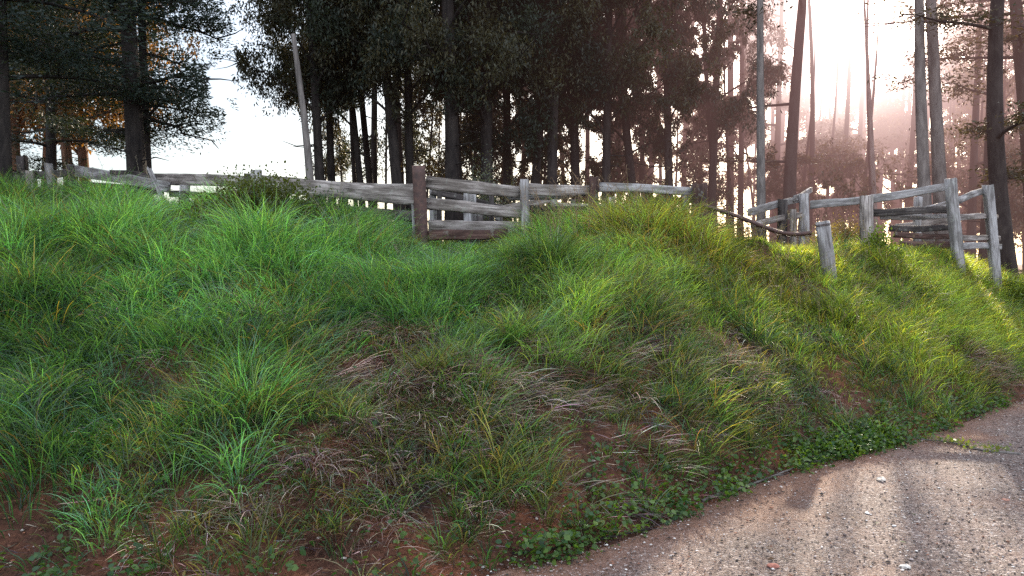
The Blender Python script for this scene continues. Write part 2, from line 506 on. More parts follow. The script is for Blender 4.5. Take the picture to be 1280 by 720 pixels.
def grow(name, X, Y, t, per, Lf, Wf, colf, mat, th=(.05, .5), bend=(.5, 1.9), spread=.07, seg=4, follow=.6, label='', cat='grass'):
    n = len(X); m = (per * (.6 + .8 * RNG.random(n))).astype(int)
    idx = np.repeat(np.arange(n), m); N_ = len(idx)
    rr = spread * np.sqrt(RNG.random(N_)) * (.6 + .8 * RNG.random(n))[idx]
    ph = RNG.random(N_) * 6.283
    x = X[idx] + rr * np.cos(ph); y = Y[idx] + rr * np.sin(ph)
    z = height(x, y) - .01
    Lt = Lf(X, Y, t)[idx] * RNG.uniform(.35, 1.2, N_)
    la = lean_field(X, Y)[idx]; dull = (.55 + .9 * RNG.random(n) ** 1.4)[idx]
    vx = follow * np.cos(la) + (1 - follow) * np.cos(ph) + .35 * RNG.normal(size=N_)
    vy = follow * np.sin(la) + (1 - follow) * np.sin(ph) + .35 * RNG.normal(size=N_)
    az = np.arctan2(vy, vx)
    tl = RNG.random(n)[idx]
    th0 = th[0] + (th[1] - th[0]) * (.5 * tl + .5 * RNG.random(N_))
    bd = bend[0] + (bend[1] - bend[0]) * (.4 * RNG.random(n)[idx] + .6 * RNG.random(N_))
    W = Wf * RNG.uniform(.55, 1.25, N_)
    c, tip = colf(X, Y, t, n)
    jit = (dull * RNG.uniform(.55, 1.55, N_))[:, None] * (1 + .12 * RNG.normal(size=(N_, 3)))
    o = link(name, blades(name, np.stack([x, y, z], 1), Lt, az, th0, bd, W, np.clip(c[idx] * jit, .004, 1), np.clip(tip[idx] * jit, .004, 1), mat, seg, twist=RNG.normal(size=N_) * .5))
    return tag(o, label, cat, kind='stuff')


def mixc(a, b, f):
    return np.asarray(a)[None] * (1 - f[:, None]) + np.asarray(b)[None] * f[:, None]


def col_lush(X, Y, t, n):
    warm = smooth(-.6, 2.2, X + 1.6 * (fbm(X, Y, 81) - .5))
    g = fbm(X * 1.4, Y * 1.4, 82)
    c = mixc((.074, .168, .092), (.13, .185, .062), warm)
    c = c * (.55 + .95 * smooth(.3, .7, g))[:, None] * RNG.uniform(.75, 1.25, n)[:, None]
    br = np.exp(-((X - 1.65) / .9) ** 2 - ((Y - 9.3) / .9) ** 2)
    bm_ = RNG.random(n) < .40 * br + .04
    c[bm_] = np.array([.165, .135, .075]) * RNG.uniform(.6, 1.1, int(bm_.sum()))[:, None]
    y_ = (RNG.random(n) < .10 + .12 * warm)
    c[y_] = c[y_] * np.array([1.55, 1.25, .9])
    return c, c * np.array([1.35, 1.15, .95])


def col_mixed(X, Y, t, n):
    f = np.clip(RNG.normal(.27, .4, n) + .6 * (fbm(X * 1.3, Y * 1.3, 83) - .5), 0, 1)
    c = mixc((.05, .125, .055), (.17, .14, .085), f) * RNG.uniform(.65, 1.2, n)[:, None]
    return c, c * np.array([1.5, 1.2, 1.0])


def col_dry(X, Y, t, n):
    f = RNG.random(n)
    c = mixc((.26, .18, .15), (.52, .40, .33), f)
    k = RNG.random(n) < .35; c[k] = np.array([.15, .075, .05])
    k = RNG.random(n) < .2; c[k] = np.array([.10, .08, .085])
    c = c * RNG.uniform(.6, 1.15, n)[:, None]
    return c, c * 1.1


# thick green sward
X, Y, t = tufts(62000, (-9, 11.5), (3.7, 17), lambda X, Y, t: .92 * lushness(X, Y, t) * (1 - .45 * smooth(1.05, 1.5, t)) * (fbm(X * 3.1, Y * 3.1, 64) > .33), .04, 1.6)
grow('tall_grass', X, Y, t, 27, lambda X, Y, t: (1 - .38 * smooth(1.8, 3.0, X)) * (.27 + .36 * smooth(.3, .75, fbm(X * 1.3, Y * 1.3, 63))) * (.65 + .35 * lushness(X, Y, t)) * (1 - .72 * smooth(8.1, 8.7, Y) * smooth(-1.65, -1.35, X) * smooth(.15, -.15, X)) * (1 - .75 * (((X + 2.85) / 1.15) ** 2 + ((Y - 8.45) / .85) ** 2 < 1)) * (1 - .45 * smooth(9.0, 9.5, Y) * smooth(2.2, 2.6, X) * smooth(5.2, 4.6, X)), .0068,
     col_lush, M_GRASS, (.02, .7), (.2, 2.3), .13, 5, .32, 'thick tall green grass covering the upper bank', 'grass')
nA = len(X)
# thinner mixed grass in the lower part
X, Y, t = tufts(60000, (-8, 11.5), (3.6, 15.5), lambda X, Y, t: (.16 + .9 * (1 - lushness(X, Y, t))) * (.45 * smooth(-.02, .06, t) + .55 * smooth(.10, .30, t + .1 * (X > 1))) * smooth(.30, .46, fbm(X * 1.9, Y * 1.9, 65)), .0, 1.2)
grow('short_grass', X, Y, t, 18, lambda X, Y, t: .10 + .36 * smooth(.3, .8, fbm(X * 1.9, Y * 1.9, 66)), .0060, col_mixed, M_GRASS, (.02, .9), (.2, 1.8), .05, 4, .3,
     'sparse short olive grass on the lower bank', 'grass')
# dead hanging straw
X, Y, t = tufts(36000, (-8, 11.5), (3.6, 15), lambda X, Y, t: (.06 + .9 * (1 - lushness(X, Y, t)) * smooth(.02, .25, t)) * (.22 + .78 * smooth(.42, .52, fbm(X * 1.2 + 9, Y * 1.2, 67))), .0, 1.1)
grow('dead_grass', X, Y, t, 30, lambda X, Y, t: .16 + .26 * fbm(X * 1.5, Y * 1.5, 68), .0045, col_dry, M_STRAW, (.7, 1.5), (.2, 1.3), .10, 4, .8,
     'matted dead straw hanging down the bank face', 'dead grass')
# flat litter
X, Y, t = tufts(22000, (-8, 11), (3.6, 13), lambda X, Y, t: (1 - .8 * lushness(X, Y, t)) * (.10 + .7 * smooth(-.03, .03, t)), -.09, 1.0)
grow('straw_litter', X, Y, t, 15, lambda X, Y, t: .08 + .12 * RNG.random(len(X)), .005, col_dry, M_STRAW, (1.2, 1.75), (-.1, .3), .14, 2, .3,
     'fallen stalks and straw lying on the red soil', 'litter')
# plateau grass behind the crest, shorter, goes back under the trees
X, Y, t = tufts(16000, (-14, 17), (9, 24), lambda X, Y, t: smooth(1.2, 1.5, t) * .8, 1.1, 99)
grow('paddock_grass', X, Y, t, 12, lambda X, Y, t: .14 + .16 * fbm(X, Y, 69), .009, col_mixed, M_GRASS, (.05, .8), (.3, 1.5), .14, 3, .3,
     'rough grass inside the yards under the trees', 'grass')


# ------------------------------------------------------------------ leafy weeds
def leaves(P, D, Nn, L, W, seg2=True):
    """lens shaped leaves: base, two sides, tip (folded along the midrib)"""
    D = D / (np.linalg.norm(D, axis=1)[:, None] + 1e-9)
    S = np.cross(D, Nn); S /= np.linalg.norm(S, axis=1)[:, None] + 1e-9
    U = np.cross(S, D)
    L = L[:, None]; W = W[:, None]
    a = P; b = P + D * L * .42 + S * W * .5 + U * W * .12
    c = P + D * L - U * L * .08; d = P + D * L * .42 - S * W * .5 + U * W * .12
    V = np.stack([a, b, c, d], 1)
    n = len(P)
    Q = np.arange(n * 4).reshape(n, 4)
    return V.reshape(-1, 3), Q


def round_leaves(P, D, Nn, L, W):
    """broad toothed leaf as two quads each side"""
    D = D / (np.linalg.norm(D, axis=1)[:, None] + 1e-9)
    S = np.cross(D, Nn); S /= np.linalg.norm(S, axis=1)[:, None] + 1e-9
    U = np.cross(S, D); L = L[:, None]; W = W[:, None]
    p = [P, P + D * L * .2 + S * W * .42 + U * W * .14, P + D * L * .62 + S * W * .46 + U * W * .1, P + D * L - U * L * .12,
         P + D * L * .62 - S * W * .46 + U * W * .1, P + D * L * .2 - S * W * .42 + U * W * .14, P + D * L * .55 - U * L * .02]
    V = np.stack(p, 1); n = len(P)
    q = np.array([[0, 1, 2, 6], [6, 2, 3, 4], [0, 6, 4, 5]])
    Q = (q[None] + (np.arange(n) * 7)[:, None, None]).reshape(-1, 4)
    return V.reshape(-1, 3), Q


def rand_dir(n, rng=RNG, up=0.0):
    v = rng.normal(size=(n, 3)); v /= np.linalg.norm(v, axis=1)[:, None]
    v[:, 2] += up
    return v / np.linalg.norm(v, axis=1)[:, None]


def weed_patch(name, X, Y, per, L, spread, h, base, bright, label, cat='weeds'):
    n = len(X); m = (per * RNG.uniform(.5, 1.4, n)).astype(int); idx = np.repeat(np.arange(n), m); k = len(idx)
    ph = RNG.random(k) * 6.283; rr = spread * RNG.random(k) ** .6
    x = X[idx] + rr * np.cos(ph); y = Y[idx] + rr * np.sin(ph)
    z = height(x, y) + .01 + h * RNG.random(k) * (1 - .6 * (rr / spread) ** 2)
    d = np.stack([np.cos(ph), np.sin(ph), RNG.uniform(-.3, .5, k)], 1) + .5 * RNG.normal(size=(k, 3))
    nn = rand_dir(k, up=1.3)
    Ls = L * RNG.uniform(.5, 1.3, k)
    V, Q = round_leaves(np.stack([x, y, z], 1), d, nn, Ls, Ls * RNG.uniform(.7, .95, k))
    f = (RNG.random(n) ** 2)[idx] * .6 + .4 * RNG.random(k) ** 2
    c = mixc(base, bright, f) * RNG.uniform(.7, 1.25, k)[:, None]
    return tag(link(name, mesh_np(name, V, Q, cols=np.repeat(c, 7, axis=0), mats=[M_WEED])), label, cat, kind='stuff')


# creeping leafy weeds along the foot of the bank
xx = np.concatenate([RNG.uniform(.0, 5.6, 130), RNG.normal(2.9, .35, 75), RNG.normal(1.2, .3, 20), RNG.normal(.5, .2, 10), RNG.uniform(-2.8, .4, 22)])
yy = toe(xx) + np.abs(RNG.normal(0, .17, len(xx))) - .10
weed_patch('roadside_weeds', xx, yy, 30, .033, .12, .16, (.02, .06, .018), (.13, .20, .035), 'low leafy weeds creeping along the road edge')
X, Y, t = tufts(2600, (-6, 8), (3.8, 12), lambda X, Y, t: .30 * (fbm(X * 1.6, Y * 1.6, 91) > .5) * (1 - .5 * lushness(X, Y, t)), .03, .85)
weed_patch('bank_weeds', X, Y, 16, .034, .10, .14, (.028, .075, .02), (.07, .15, .03), 'small leafy weeds among the grass of the bank')


n = 5200
Y = RNG.uniform(3.4, 11, n); X = RNG.uniform(-1, 1, n) * .68 * Y + .4
dd_ = toe(X) - Y
ok = (dd_ > -.5) & (RNG.random(n) < np.where(dd_ < .35, .9, .22)); X, Y, dd_ = X[ok], Y[ok], dd_[ok]; n = len(X)
Z = np.maximum(height(X, Y), .014) + .006
Ls = RNG.uniform(.012, .045, n)
ph = RNG.random(n) * 6.283
V, Q = leaves(np.stack([X, Y, Z], 1), np.stack([np.cos(ph), np.sin(ph), RNG.uniform(-.05, .25, n)], 1), rand_dir(n, up=2.5), Ls, Ls * RNG.uniform(.12, .6, n))
c = np.array([(.035, .022, .016), (.11, .06, .03), (.22, .15, .09), (.06, .10, .03)])[np.digitize(RNG.random(n), [.5, .78, .93])] * RNG.uniform(.6, 1.3, n)[:, None]
tag(link('leaf_litter', mesh_np('leaf_litter', V, Q, cols=np.repeat(c, 4, axis=0), mats=[M_STRAW])), 'dark bark chips and fallen leaves strewn along the road edge', 'litter', kind='stuff')


# ------------------------------------------------------------------ timber
def plank_mesh(name, Lg, w, h, seed, mat, seg=None, rag=.5, bow=.0, taper=.12, roundp=False):
    """rough sawn plank along +X, w = depth (Y), h = height (Z)"""
    rng = np.random.default_rng(seed)
    seg = seg or max(5, int(Lg / .16))
    cs = 12
    a = np.arange(cs) / cs * 2 * math.pi + math.pi / 12
    ex = 1.0 if roundp else .32
    cx = np.sign(np.cos(a)) * np.abs(np.cos(a)) ** ex; cz = np.sign(np.sin(a)) * np.abs(np.sin(a)) ** ex
    V = []
    ph = rng.random(4) * 6.28
    lob = 1 + .05 * rng.normal(size=cs) * rag
    for i in range(seg + 1):
        s = i / seg; x = s * Lg
        th = 1 - taper * s + .05 * rag * math.sin(s * 7 + ph[0]) + .03 * rag * rng.normal()
        tw = 1 - taper * .5 * s + .04 * rag * math.sin(s * 9 + ph[1])
        z0 = bow * math.sin(math.pi * s) + .018 * rag * math.sin(s * 6 + ph[2]); y0 = .012 * rag * math.sin(s * 5 + ph[3])
        j = 1 + .035 * rag * rng.normal(size=cs)
        endx = (rng.normal(size=cs) * .018 * rag) if i in (0, seg) else 0
        V.append(np.stack([x + endx + 0 * a, y0 + cx * w / 2 * tw * lob * j, z0 + cz * h / 2 * th * lob * j], 1))
    V = np.concatenate(V); Q = []
    k = np.arange(cs)
    for i in range(seg):
        Q.append(np.stack([i * cs + k, i * cs + (k + 1) % cs, (i + 1) * cs + (k + 1) % cs, (i + 1) * cs + k], 1))
    m = len(V)
    V = np.concatenate([V, V[:cs].mean(0)[None], V[-cs:].mean(0)[None]])
    T = [(m, (j + 1) % cs, j) for j in range(cs)] + [(m + 1, seg * cs + j, seg * cs + (j + 1) % cs) for j in range(cs)]
    return mesh_np(name, V, np.concatenate(Q), T, mats=[mat])


_seed = [100]


def plank(name, a, b, w, h, mat, parent=None, label=None, **kw):
    """rail or post from world point a to b; parent is an unrotated Empty"""
    a = Vector(a); b = Vector(b); d = b - a
    _seed[0] += 1
    me = plank_mesh(name, d.length, w, h, _seed[0], mat, **kw)
    xa = d.normalized()
    up = Vector((0, 0, 1)) if abs(xa.z) < .8 else Vector((0, 1, 0))
    ya = up.cross(xa).normalized(); za = xa.cross(ya)
    Mx = Matrix((xa, ya, za)).transposed().to_4x4()
    off = parent.location if parent is not None else Vector((0, 0, 0))
    Mx.translation = a - off
    o = link(name, me, parent)
    o.matrix_local = Mx
    if label: o['label'] = label
    return o


def post(px, ptop, Y, w, mat, parent, lean=0.0, pbase=None, h=None, name='post', label=None, **kw):
    top = at(px, ptop, Y)
    bx = top.x + lean
    bz = gz(bx, Y) - .25
    return plank(name, (bx, Y, bz), top, w, h or w, mat, parent, label, rag=.5, taper=.05, **kw)


def rail(p1, p2, w, h, mat, parent, **kw):
    return plank('rail', at(*p1), at(*p2), w, h, mat, parent, **kw)


def fence_root(name, px, Y, label, group=None, cat='fence'):
    p = at(px, 330, Y)
    return root(name, Vector((p.x, Y, gz(p.x, Y))), label, cat, group)


G_F = 'old timber rails of the cattle yards'
# --- left yard fence
f1 = fence_root('rail_fence', 330, 11.5, 'long grey rail fence left of the rusty steel post, running behind the dark creeper mound', G_F)
rail((196, 224, 14.0), (345, 229, 11.9), .07, .20, M_WOOD, f1)
rail((328, 229, 11.6), (522, 246, 10.1), .08, .235, M_WOOD, f1, bow=-.015)
rail((215, 243, 13.4), (330, 247, 11.6), .06, .11, M_WOODD, f1)
rail((330, 252, 11.65), (520, 272, 10.15), .06, .15, M_WOODD, f1)
rail((400, 232, 12.6), (520, 234, 11.6), .05, .10, M_WOOD, f1)
post(321, 213, 11.8, .15, M_WOODL, f1, h=.11)
post(312, 217, 12.1, .12, M_WOODD, f1)
post(232, 232, 13.2, .14, M_WOODL, f1)
post(430, 232, 11.1, .12, M_WOODD, f1)
f2 = fence_root('rail_fence', 140, 15, 'far left grey rail fence with pale leaning post, beside the twin-trunked tree', G_F)
rail((88, 212, 15.0), (212, 234, 13.6), .07, .20, M_WOODL, f2)
rail((88, 230, 15.0), (205, 240, 13.8), .07, .15, M_WOODD, f2)
rail((30, 238, 15.6), (120, 242, 14.7), .06, .13, M_WOOD, f2)
rail((4, 222, 16.2), (95, 216, 15.1), .06, .16, M_WOODD, f2)
post(92, 207, 14.9, .16, M_WOODD, f2)
post(63, 205, 14.4, .12, M_WOODL, f2, lean=.18)
post(42, 214, 15.6, .16, M_WOOD, f2)
post(30, 196, 15.9, .17, M_WOODD, f2, lean=.1)
# a broken rail end propped against the fence
bs = at(211, 246, 13.2)
br = tag(plank('broken_board', (bs.x + .25, 13.1, gz(bs.x, 13.1) - .02), at(188, 212, 13.3), .04, .15, M_WOODL, None, rag=1.2),
         'splintered pale board leaning on the far left fence under the twin-trunked tree', 'board')
br2 = tag(plank('fallen_board', at(140, 214, 14.2), at(205, 223, 13.9), .05, .07, M_WOODD, None, rag=1.2),
          'thin dark broken board lying along the top of the far left fence', 'board')

# --- rusty steel post (rolled channel)
sp = at(524, 208, 10.0); sb = at(530, 335, 10.0)
zb = gz(sb.x, 10.0) - .3
acc = Acc()
prof = np.array([(-.08, -.045), (.08, -.045), (.08, -.03), (.012, -.03), (.012, .03), (.05, .03), (.05, .045), (-.05, .045), (-.05, .03), (-.012, .03), (-.012, -.03), (-.08, -.03)])
Hh = sp.z - zb
nseg = 14; V = []
for i in range(nseg + 1):
    s = i / nseg
    c0 = np.array([sb.x * (1 - s) + sp.x * s - sb.x, 0, s * Hh])
    V.append(np.stack([prof[:, 0] + c0[0], prof[:, 1], np.full(12, c0[2])], 1))
V = np.concatenate(V); k = np.arange(12)
Q = np.concatenate([np.stack([i * 12 + k, i * 12 + (k + 1) % 12, (i + 1) * 12 + (k + 1) % 12, (i + 1) * 12 + k], 1) for i in range(nseg)])
tb = nseg * 12
Q = np.concatenate([Q, [[tb + 11, tb, tb + 1, tb + 2], [tb + 10, tb + 3, tb + 4, tb + 9], [tb + 8, tb + 5, tb + 6, tb + 7]]])
steel = link('steel_post', mesh_np('steel_post', V, Q, mats=[M_RUST]), None, (sb.x, 10.0, zb))
tag(steel, 'dark rusty railway-iron post standing upright where the two front fences meet', 'post')
# timber stub bolted behind it
stub = tag(plank('timber_stub', (at(522, 300, 10.14).x, 10.14, zb), at(518, 238, 10.14), .09, .09, M_WOODL, None),
           'thin pale grey timber stub standing close behind the rusty steel post', 'post')
for zz in (.95, .99, .62):
    wire = Acc(); a = np.linspace(0, 6.283, 20)
    tube(wire, np.stack([.105 * np.cos(a) - .02, .07 * np.sin(a) + .05, zz + .3 + .01 * np.sin(a * 2)], 1), np.full(20, .0035), 5, cap=False)
    link('wire_tie', wire.mesh('wire_tie', [M_RUST]), steel)

# --- centre front fence
f3 = fence_root('rail_fence', 650, 10.2, 'three-rail grey fence with pale square post, right of the rusty steel post', G_F)
rail((533, 228, 10.1), (657, 240, 10.2), .07, .17, M_WOOD, f3, bow=-.02, label='thick sagging top rail')
rail((650, 236, 10.25), (747, 240, 10.3), .07, .15, M_WOOD, f3)
rail((636, 248, 10.45), (747, 241, 10.45), .05, .09, M_WOODL, f3)
rail((533, 255, 10.12), (660, 267, 10.2), .06, .15, M_WOOD, f3)
rail((655, 263, 10.25), (765, 264, 10.3), .06, .14, M_WOODD, f3)
rail((536, 295, 9.95), (634, 292, 9.98), .07, .13, M_WOODR, f3, label='low reddish bottom rail ending in the grass')
post(656, 225, 10.08, .11, M_WOODL, f3, h=.13)
post(742, 222, 10.15, .12, M_WOODR, f3, h=.10, label='short reddish brown post')
f4 = fence_root('rail_fence', 810, 10.4, 'single broad pale top rail ending at a dark stump post above the brown mound', G_F)
rail((748, 234, 10.2), (868, 239, 10.5), .05, .12, M_WOODL, f4)
rail((800, 251, 10.6), (868, 251, 10.7), .05, .10, M_WOODR, f4)
post(811, 238, 10.5, .10, M_WOODR, f4)
post(856, 240, 10.65, .08, M_WOOD, f4)
post(873, 231, 10.45, .19, M_WOODR, f4, label='thick dark end post')

# --- inner race behind the centre fence
f5 = fence_root('rail_fence', 600, 12.6, 'inner race of grey rails and short double posts seen between the centre rails', G_F)
rail((536, 283, 12.0), (700, 286, 12.2), .06, .20, M_WOOD, f5)
rail((540, 240, 12.6), (640, 262, 12.9), .05, .10, M_WOODD, f5)
rail((610, 267, 12.4), (700, 246, 12.9), .05, .12, M_WOOD, f5)
rail((560, 296, 11.7), (660, 300, 11.7), .05, .10, M_WOODD, f5)
rail((690, 258, 12.5), (830, 262, 12.6), .05, .13, M_WOOD, f5)
for px, pt, w, m in [(542, 234, .11, M_WOODL), (550, 236, .08, M_WOODD), (585, 239, .12, M_WOODL), (592, 241, .09, M_WOODL), (614, 244, .08, M_WOODD), (624, 264, .12, M_WOODD),
                     (692, 248, .11, M_WOODL), (680, 262, .12, M_WOODD), (716, 250, .09, M_WOODD), (764, 247, .12, M_WOOD), (600, 268, .10, M_WOODD)]:
    post(px, pt, 12.3 + .2 * (px % 3), w, m, f5)

# --- far chute fences right of centre
f6 = fence_root('rail_fence', 975, 14, 'short pale fence around the loading ramp behind the drooping wire', G_F)
rail((936, 265, 13.6), (1005, 247, 14.6), .07, .13, M_WOODL, f6)
rail((940, 281, 13.5), (1000, 268, 14.2), .07, .11, M_WOOD, f6)
post(977, 250, 14.0, .15, M_WOODD, f6)
post(1004, 243, 14.4, .16, M_WOODL, f6)
post(991, 262, 13.8, .10, M_WOOD, f6)
rail((992, 249, 14.3), (1013, 238, 15.6), .06, .11, M_WOODL, f6)

# --- right fence
f7 = fence_root('rail_fence', 1120, 12.4, 'right-hand rail fence of five rails with a tall pale leaning post', G_F)
rail((1012, 257, 12.6), (1088, 249, 12.4), .07, .13, M_WOODL, f7)
rail((1085, 250, 12.3), (1187, 234, 12.5), .07, .13, M_WOODL, f7, bow=.01)
rail((1088, 266, 12.3), (1190, 262, 12.5), .06, .12, M_WOODD, f7)
rail((1100, 272, 12.6), (1192, 271, 12.7), .05, .08, M_WOODL, f7)
rail((1112, 286, 12.5), (1194, 285, 12.6), .05, .10, M_WOODD, f7)
rail((1118, 294, 12.4), (1196, 296, 12.5), .05, .09, M_WOODR, f7)
rail((1124, 306, 12.3), (1198, 307, 12.4), .05, .12, M_WOODR, f7)
post(1082, 245, 12.25, .18, M_WOOD, f7, h=.14)
post(1187, 224, 12.2, .145, M_WOODL, f7, lean=.16, label='tall pale round post leaning left')
f8 = fence_root('rail_fence', 1225, 13, 'rightmost rail panel ending at a white-grey corner post', G_F)
rail((1196, 250, 12.5), (1236, 236, 13.2), .06, .11, M_WOODL, f8)
rail((1198, 271, 12.5), (1244, 271, 13.2), .06, .10, M_WOOD, f8)
rail((1201, 297, 12.5), (1248, 298, 13.2), .05, .09, M_WOOD, f8)
rail((1203, 307, 12.5), (1250, 308, 13.2), .05, .11, M_WOODL, f8)
post(1233, 232, 12.95, .14, M_WOODL, f8, lean=.2)
f9 = fence_root('rail_fence', 1150, 14.5, 'low inner rail fence seen behind the right-hand fence', G_F)
rail((1125, 272, 14.2), (1188, 252, 14.8), .06, .10, M_WOODL, f9)
rail((1120, 284, 14.2), (1188, 274, 14.8), .06, .12, M_WOOD, f9)
post(1146, 247, 14.4, .12, M_WOODL, f9)

# --- round strainer post and drooping cable
rp = root('strainer_post', Vector((at(1034, 330, 9.8).x, 9.8, gz(at(1034, 330, 9.8).x, 9.8))), 'short round grey timber post leaning left in sunlit grass', 'post')
tp = at(1027, 277, 9.8); bx = at(1037, 330, 9.8).x
plank('log', (bx + .04, 9.8, gz(bx, 9.8) - .25), tp, .175, .175, M_WOODL, rp, roundp=True, rag=.25, taper=.04)
a = np.linspace(0, 6.283, 24)
dd = (tp - Vector((bx, 9.8, gz(bx, 9.8)))).normalized()
for q in (.035, .05):
    tie = Acc(); cpt = np.array(tp - dd * q - rp.location)
    tube(tie, cpt + np.stack([.087 * np.cos(a), .087 * np.sin(a), .012 * np.cos(a)], 1), np.full(24, .004), 5, cap=False)
    link('wire_tie', tie.mesh('wire_tie', [M_RUST]), rp)
A = Acc()
ctl = np.array([tuple(at(878, 257, 10.3)), tuple(at(915, 268, 10.0)), tuple(at(950, 282, 9.95)), tuple(at(975, 291, 9.9)), tuple(at(995, 293, 9.85)), tuple(at(1014, 291, 9.82))])
s = np.linspace(0, 5, 40)
pts = np.stack([np.interp(s, range(6), ctl[:, j]) for j in range(3)], 1)
for _ in range(3): pts[1:-1] = (pts[:-2] + 2 * pts[1:-1] + pts[2:]) / 4
tube(A, pts, np.full(40, .026), 7)
tube(A, pts + np.array([0, .03, -.03]) + .008 * np.sin(np.arange(40) * 1.3)[:, None], np.full(40, .006), 5)
tag(link('cable', A.mesh('cable', [M_RUST], True)), 'thick rusty cable drooping from the dark stump post to the round strainer post', 'cable')


# ------------------------------------------------------------------ trees
def bent_path(h, lean, wob, rng, n=12):
    z = np.linspace(0, h, n)
    ax, ay = rng.normal(size=2) * wob
    px, py = rng.random(2) * 6
    x = lean[0] * z / h + ax * np.sin(z / h * 3 + px) - ax * math.sin(px)
    y = lean[1] * z / h + ay * np.sin(z / h * 3.3 + py) - ay * math.sin(py)
    return np.stack([x, y, z], 1)


def join_accs(accs):
    R = Acc()
    for a in accs:
        for q in a.q: R.q.append(q + R.n)
        for t in a.t: R.t.append(t + R.n)
        R.v += a.v; R.n += a.n
    return R


def make_tree_mesh(seed, h, r0, crown_lo, crown_r, nlimb, nleaf, leafL, leafW, style, bark, cols, lean=(0, 0), wob=.15, fork=0, clump=.42, bare_limbs=6):
    rng = np.random.default_rng(seed)
    T = Acc()
    path = bent_path(h, lean, wob, rng)
    sN = np.linspace(0, 1, len(path))
    rad = r0 * (1 - .75 * sN ** 1.1); rad[0] *= 1.35; rad[1] *= 1.05
    p2 = path.copy(); p2[0, 2] -= .3
    tube(T, p2, rad, 10, .12, rng)
    def on(z):
        return np.array([np.interp(z, path[:, 2], path[:, j]) for j in range(3)])
    if fork:
        z0 = fork; b = on(z0); a = rng.random() * 6.28
        hh = h - z0
        pp = np.stack([b[0] + np.cos(a) * np.linspace(0, 1, 8) ** .7 * .9, b[1] + np.sin(a) * np.linspace(0, 1, 8) ** .7 * .9, np.linspace(z0 - .1, z0 + hh * .9, 8)], 1)
        tube(T, pp, np.linspace(r0 * .6, .03, 8), 8, .12, rng)
    centers = []; owner = []; limbs = []
    for k in range(nlimb):
        TL = Acc(); limbs.append(TL); n0 = len(centers)
        z0 = crown_lo * (.92 if style != 'gum' else .8) + (h - crown_lo * .85) * (k + rng.random()) / nlimb
        z0 = min(z0, h * .985)
        b = on(z0); a = k * 2.4 + rng.random() * .9
        u = (z0 - crown_lo) / (h - crown_lo)
        env = (1 - .65 * max(0, u) ** 1.6) * (.65 + .35 * min(1, max(0, u) * 5 + .4))
        Lr = crown_r * env * rng.uniform(.55, 1.1)
        if style == 'gum': rise = rng.uniform(.5, 1.1) * Lr
        elif style == 'feather': rise = rng.uniform(-.12, .32) * Lr
        else: rise = rng.uniform(0, .35) * Lr
        s = np.linspace(0, 1, 7)
        droop = -.18 * Lr * s ** 2.5 if style == 'feather' else 0 * s
        lp = np.stack([b[0] + np.cos(a) * Lr * s + rng.normal(size=7) * .05 * Lr * s, b[1] + np.sin(a) * Lr * s + rng.normal(size=7) * .05 * Lr * s, b[2] + rise * s ** .8 + droop], 1)
        rl = min(r0 * .3, .02 + .02 * Lr)
        tube(TL, lp, rl * (1 - .85 * s), 5, 0, rng, cap=False)
        # side branches
        nb = 4 if style != 'thin' else 3
        for j in range(nb):
            f = rng.uniform(.3, 1.0); c = np.array([np.interp(f, s, lp[:, q]) for q in range(3)])
            d = np.array([np.cos(a + rng.normal() * .9), np.sin(a + rng.normal() * .9), rng.uniform(-.2, .5)]) * Lr * rng.uniform(.15, .4)
            e = c + d
            tube(TL, np.stack([c, c + d * .5 + rng.normal(size=3) * .04, e]), [rl * .4, rl * .25, rl * .08], 4, 0, rng, cap=False)
            centers.append(e); centers.append(c + d * .55)
        centers.append(lp[-1]); owner += [k] * (len(centers) - n0)
    # dead twigs below the crown
    for k in range(bare_limbs):
        z0 = rng.uniform(.25, 1.0) * crown_lo; b = on(z0); a = rng.random() * 6.28; Lr = rng.uniform(.3, 1.1)
        e = b + np.array([np.cos(a) * Lr, np.sin(a) * Lr, rng.uniform(-.25, .4) * Lr]); m = (b + e) / 2 + rng.normal(size=3) * .06
        TL = Acc(); limbs.append(TL)
        tube(TL, np.stack([b, m, e]), [.016, .011, .004], 4, 0, rng, cap=False)
    trunk = join_accs([T] + limbs).mesh('trunk', [bark], True)
    C = np.array(centers); nc = len(C)
    wgt = rng.random(nc) ** .8; wgt /= wgt.sum()
    idx = rng.choice(nc, nleaf, p=wgt)
    cs = clump * rng.uniform(.6, 1.35, nc)
    if style == 'feather': aniso = np.array([1.25, 1.25, .28])
    elif style == 'pine': aniso = np.array([1.1, 1.1, .32])
    else: aniso = np.array([.85, .85, .9])
    off = rng.normal(size=(nleaf, 3)) * .55
    # tighter cores with ragged edges; second level of small sprigs
    sprig = rng.normal(size=(nc, 9, 3)) * .62
    sp_i = rng.integers(0, 9, nleaf)
    off = sprig[idx, sp_i] + rng.normal(size=(nleaf, 3)) * .24
    Pp = C[idx] + off * aniso * cs[idx][:, None]
    if style == 'gum':
        D = rng.normal(size=(nleaf, 3)) * .55 + np.array([0, 0, -.85])
    elif style == 'feather':
        D = (Pp - C[idx]) * np.array([1, 1, .5]) * 2 + rng.normal(size=(nleaf, 3)) * .5
    else:
        D = rng.normal(size=(nleaf, 3)) * np.array([1, 1, .5])
    Nn = rand_dir(nleaf, rng, .7 if style in ('feather', 'pine') else 0)
    Ls = leafL * rng.uniform(.6, 1.3, nleaf)
    V, Q = leaves(Pp, D, Nn, Ls, leafW * rng.uniform(.7, 1.3, nleaf))
    cc = mixc(cols[0], cols[1], (rng.random(nc) ** 1.3)[idx] * .6 + .4 * rng.random(nleaf)) * rng.uniform(.7, 1.25, nleaf)[:, None]
    crown = mesh_np('crown', V, Q, cols=np.repeat(cc, 4, axis=0), mats=[M_LEAF])
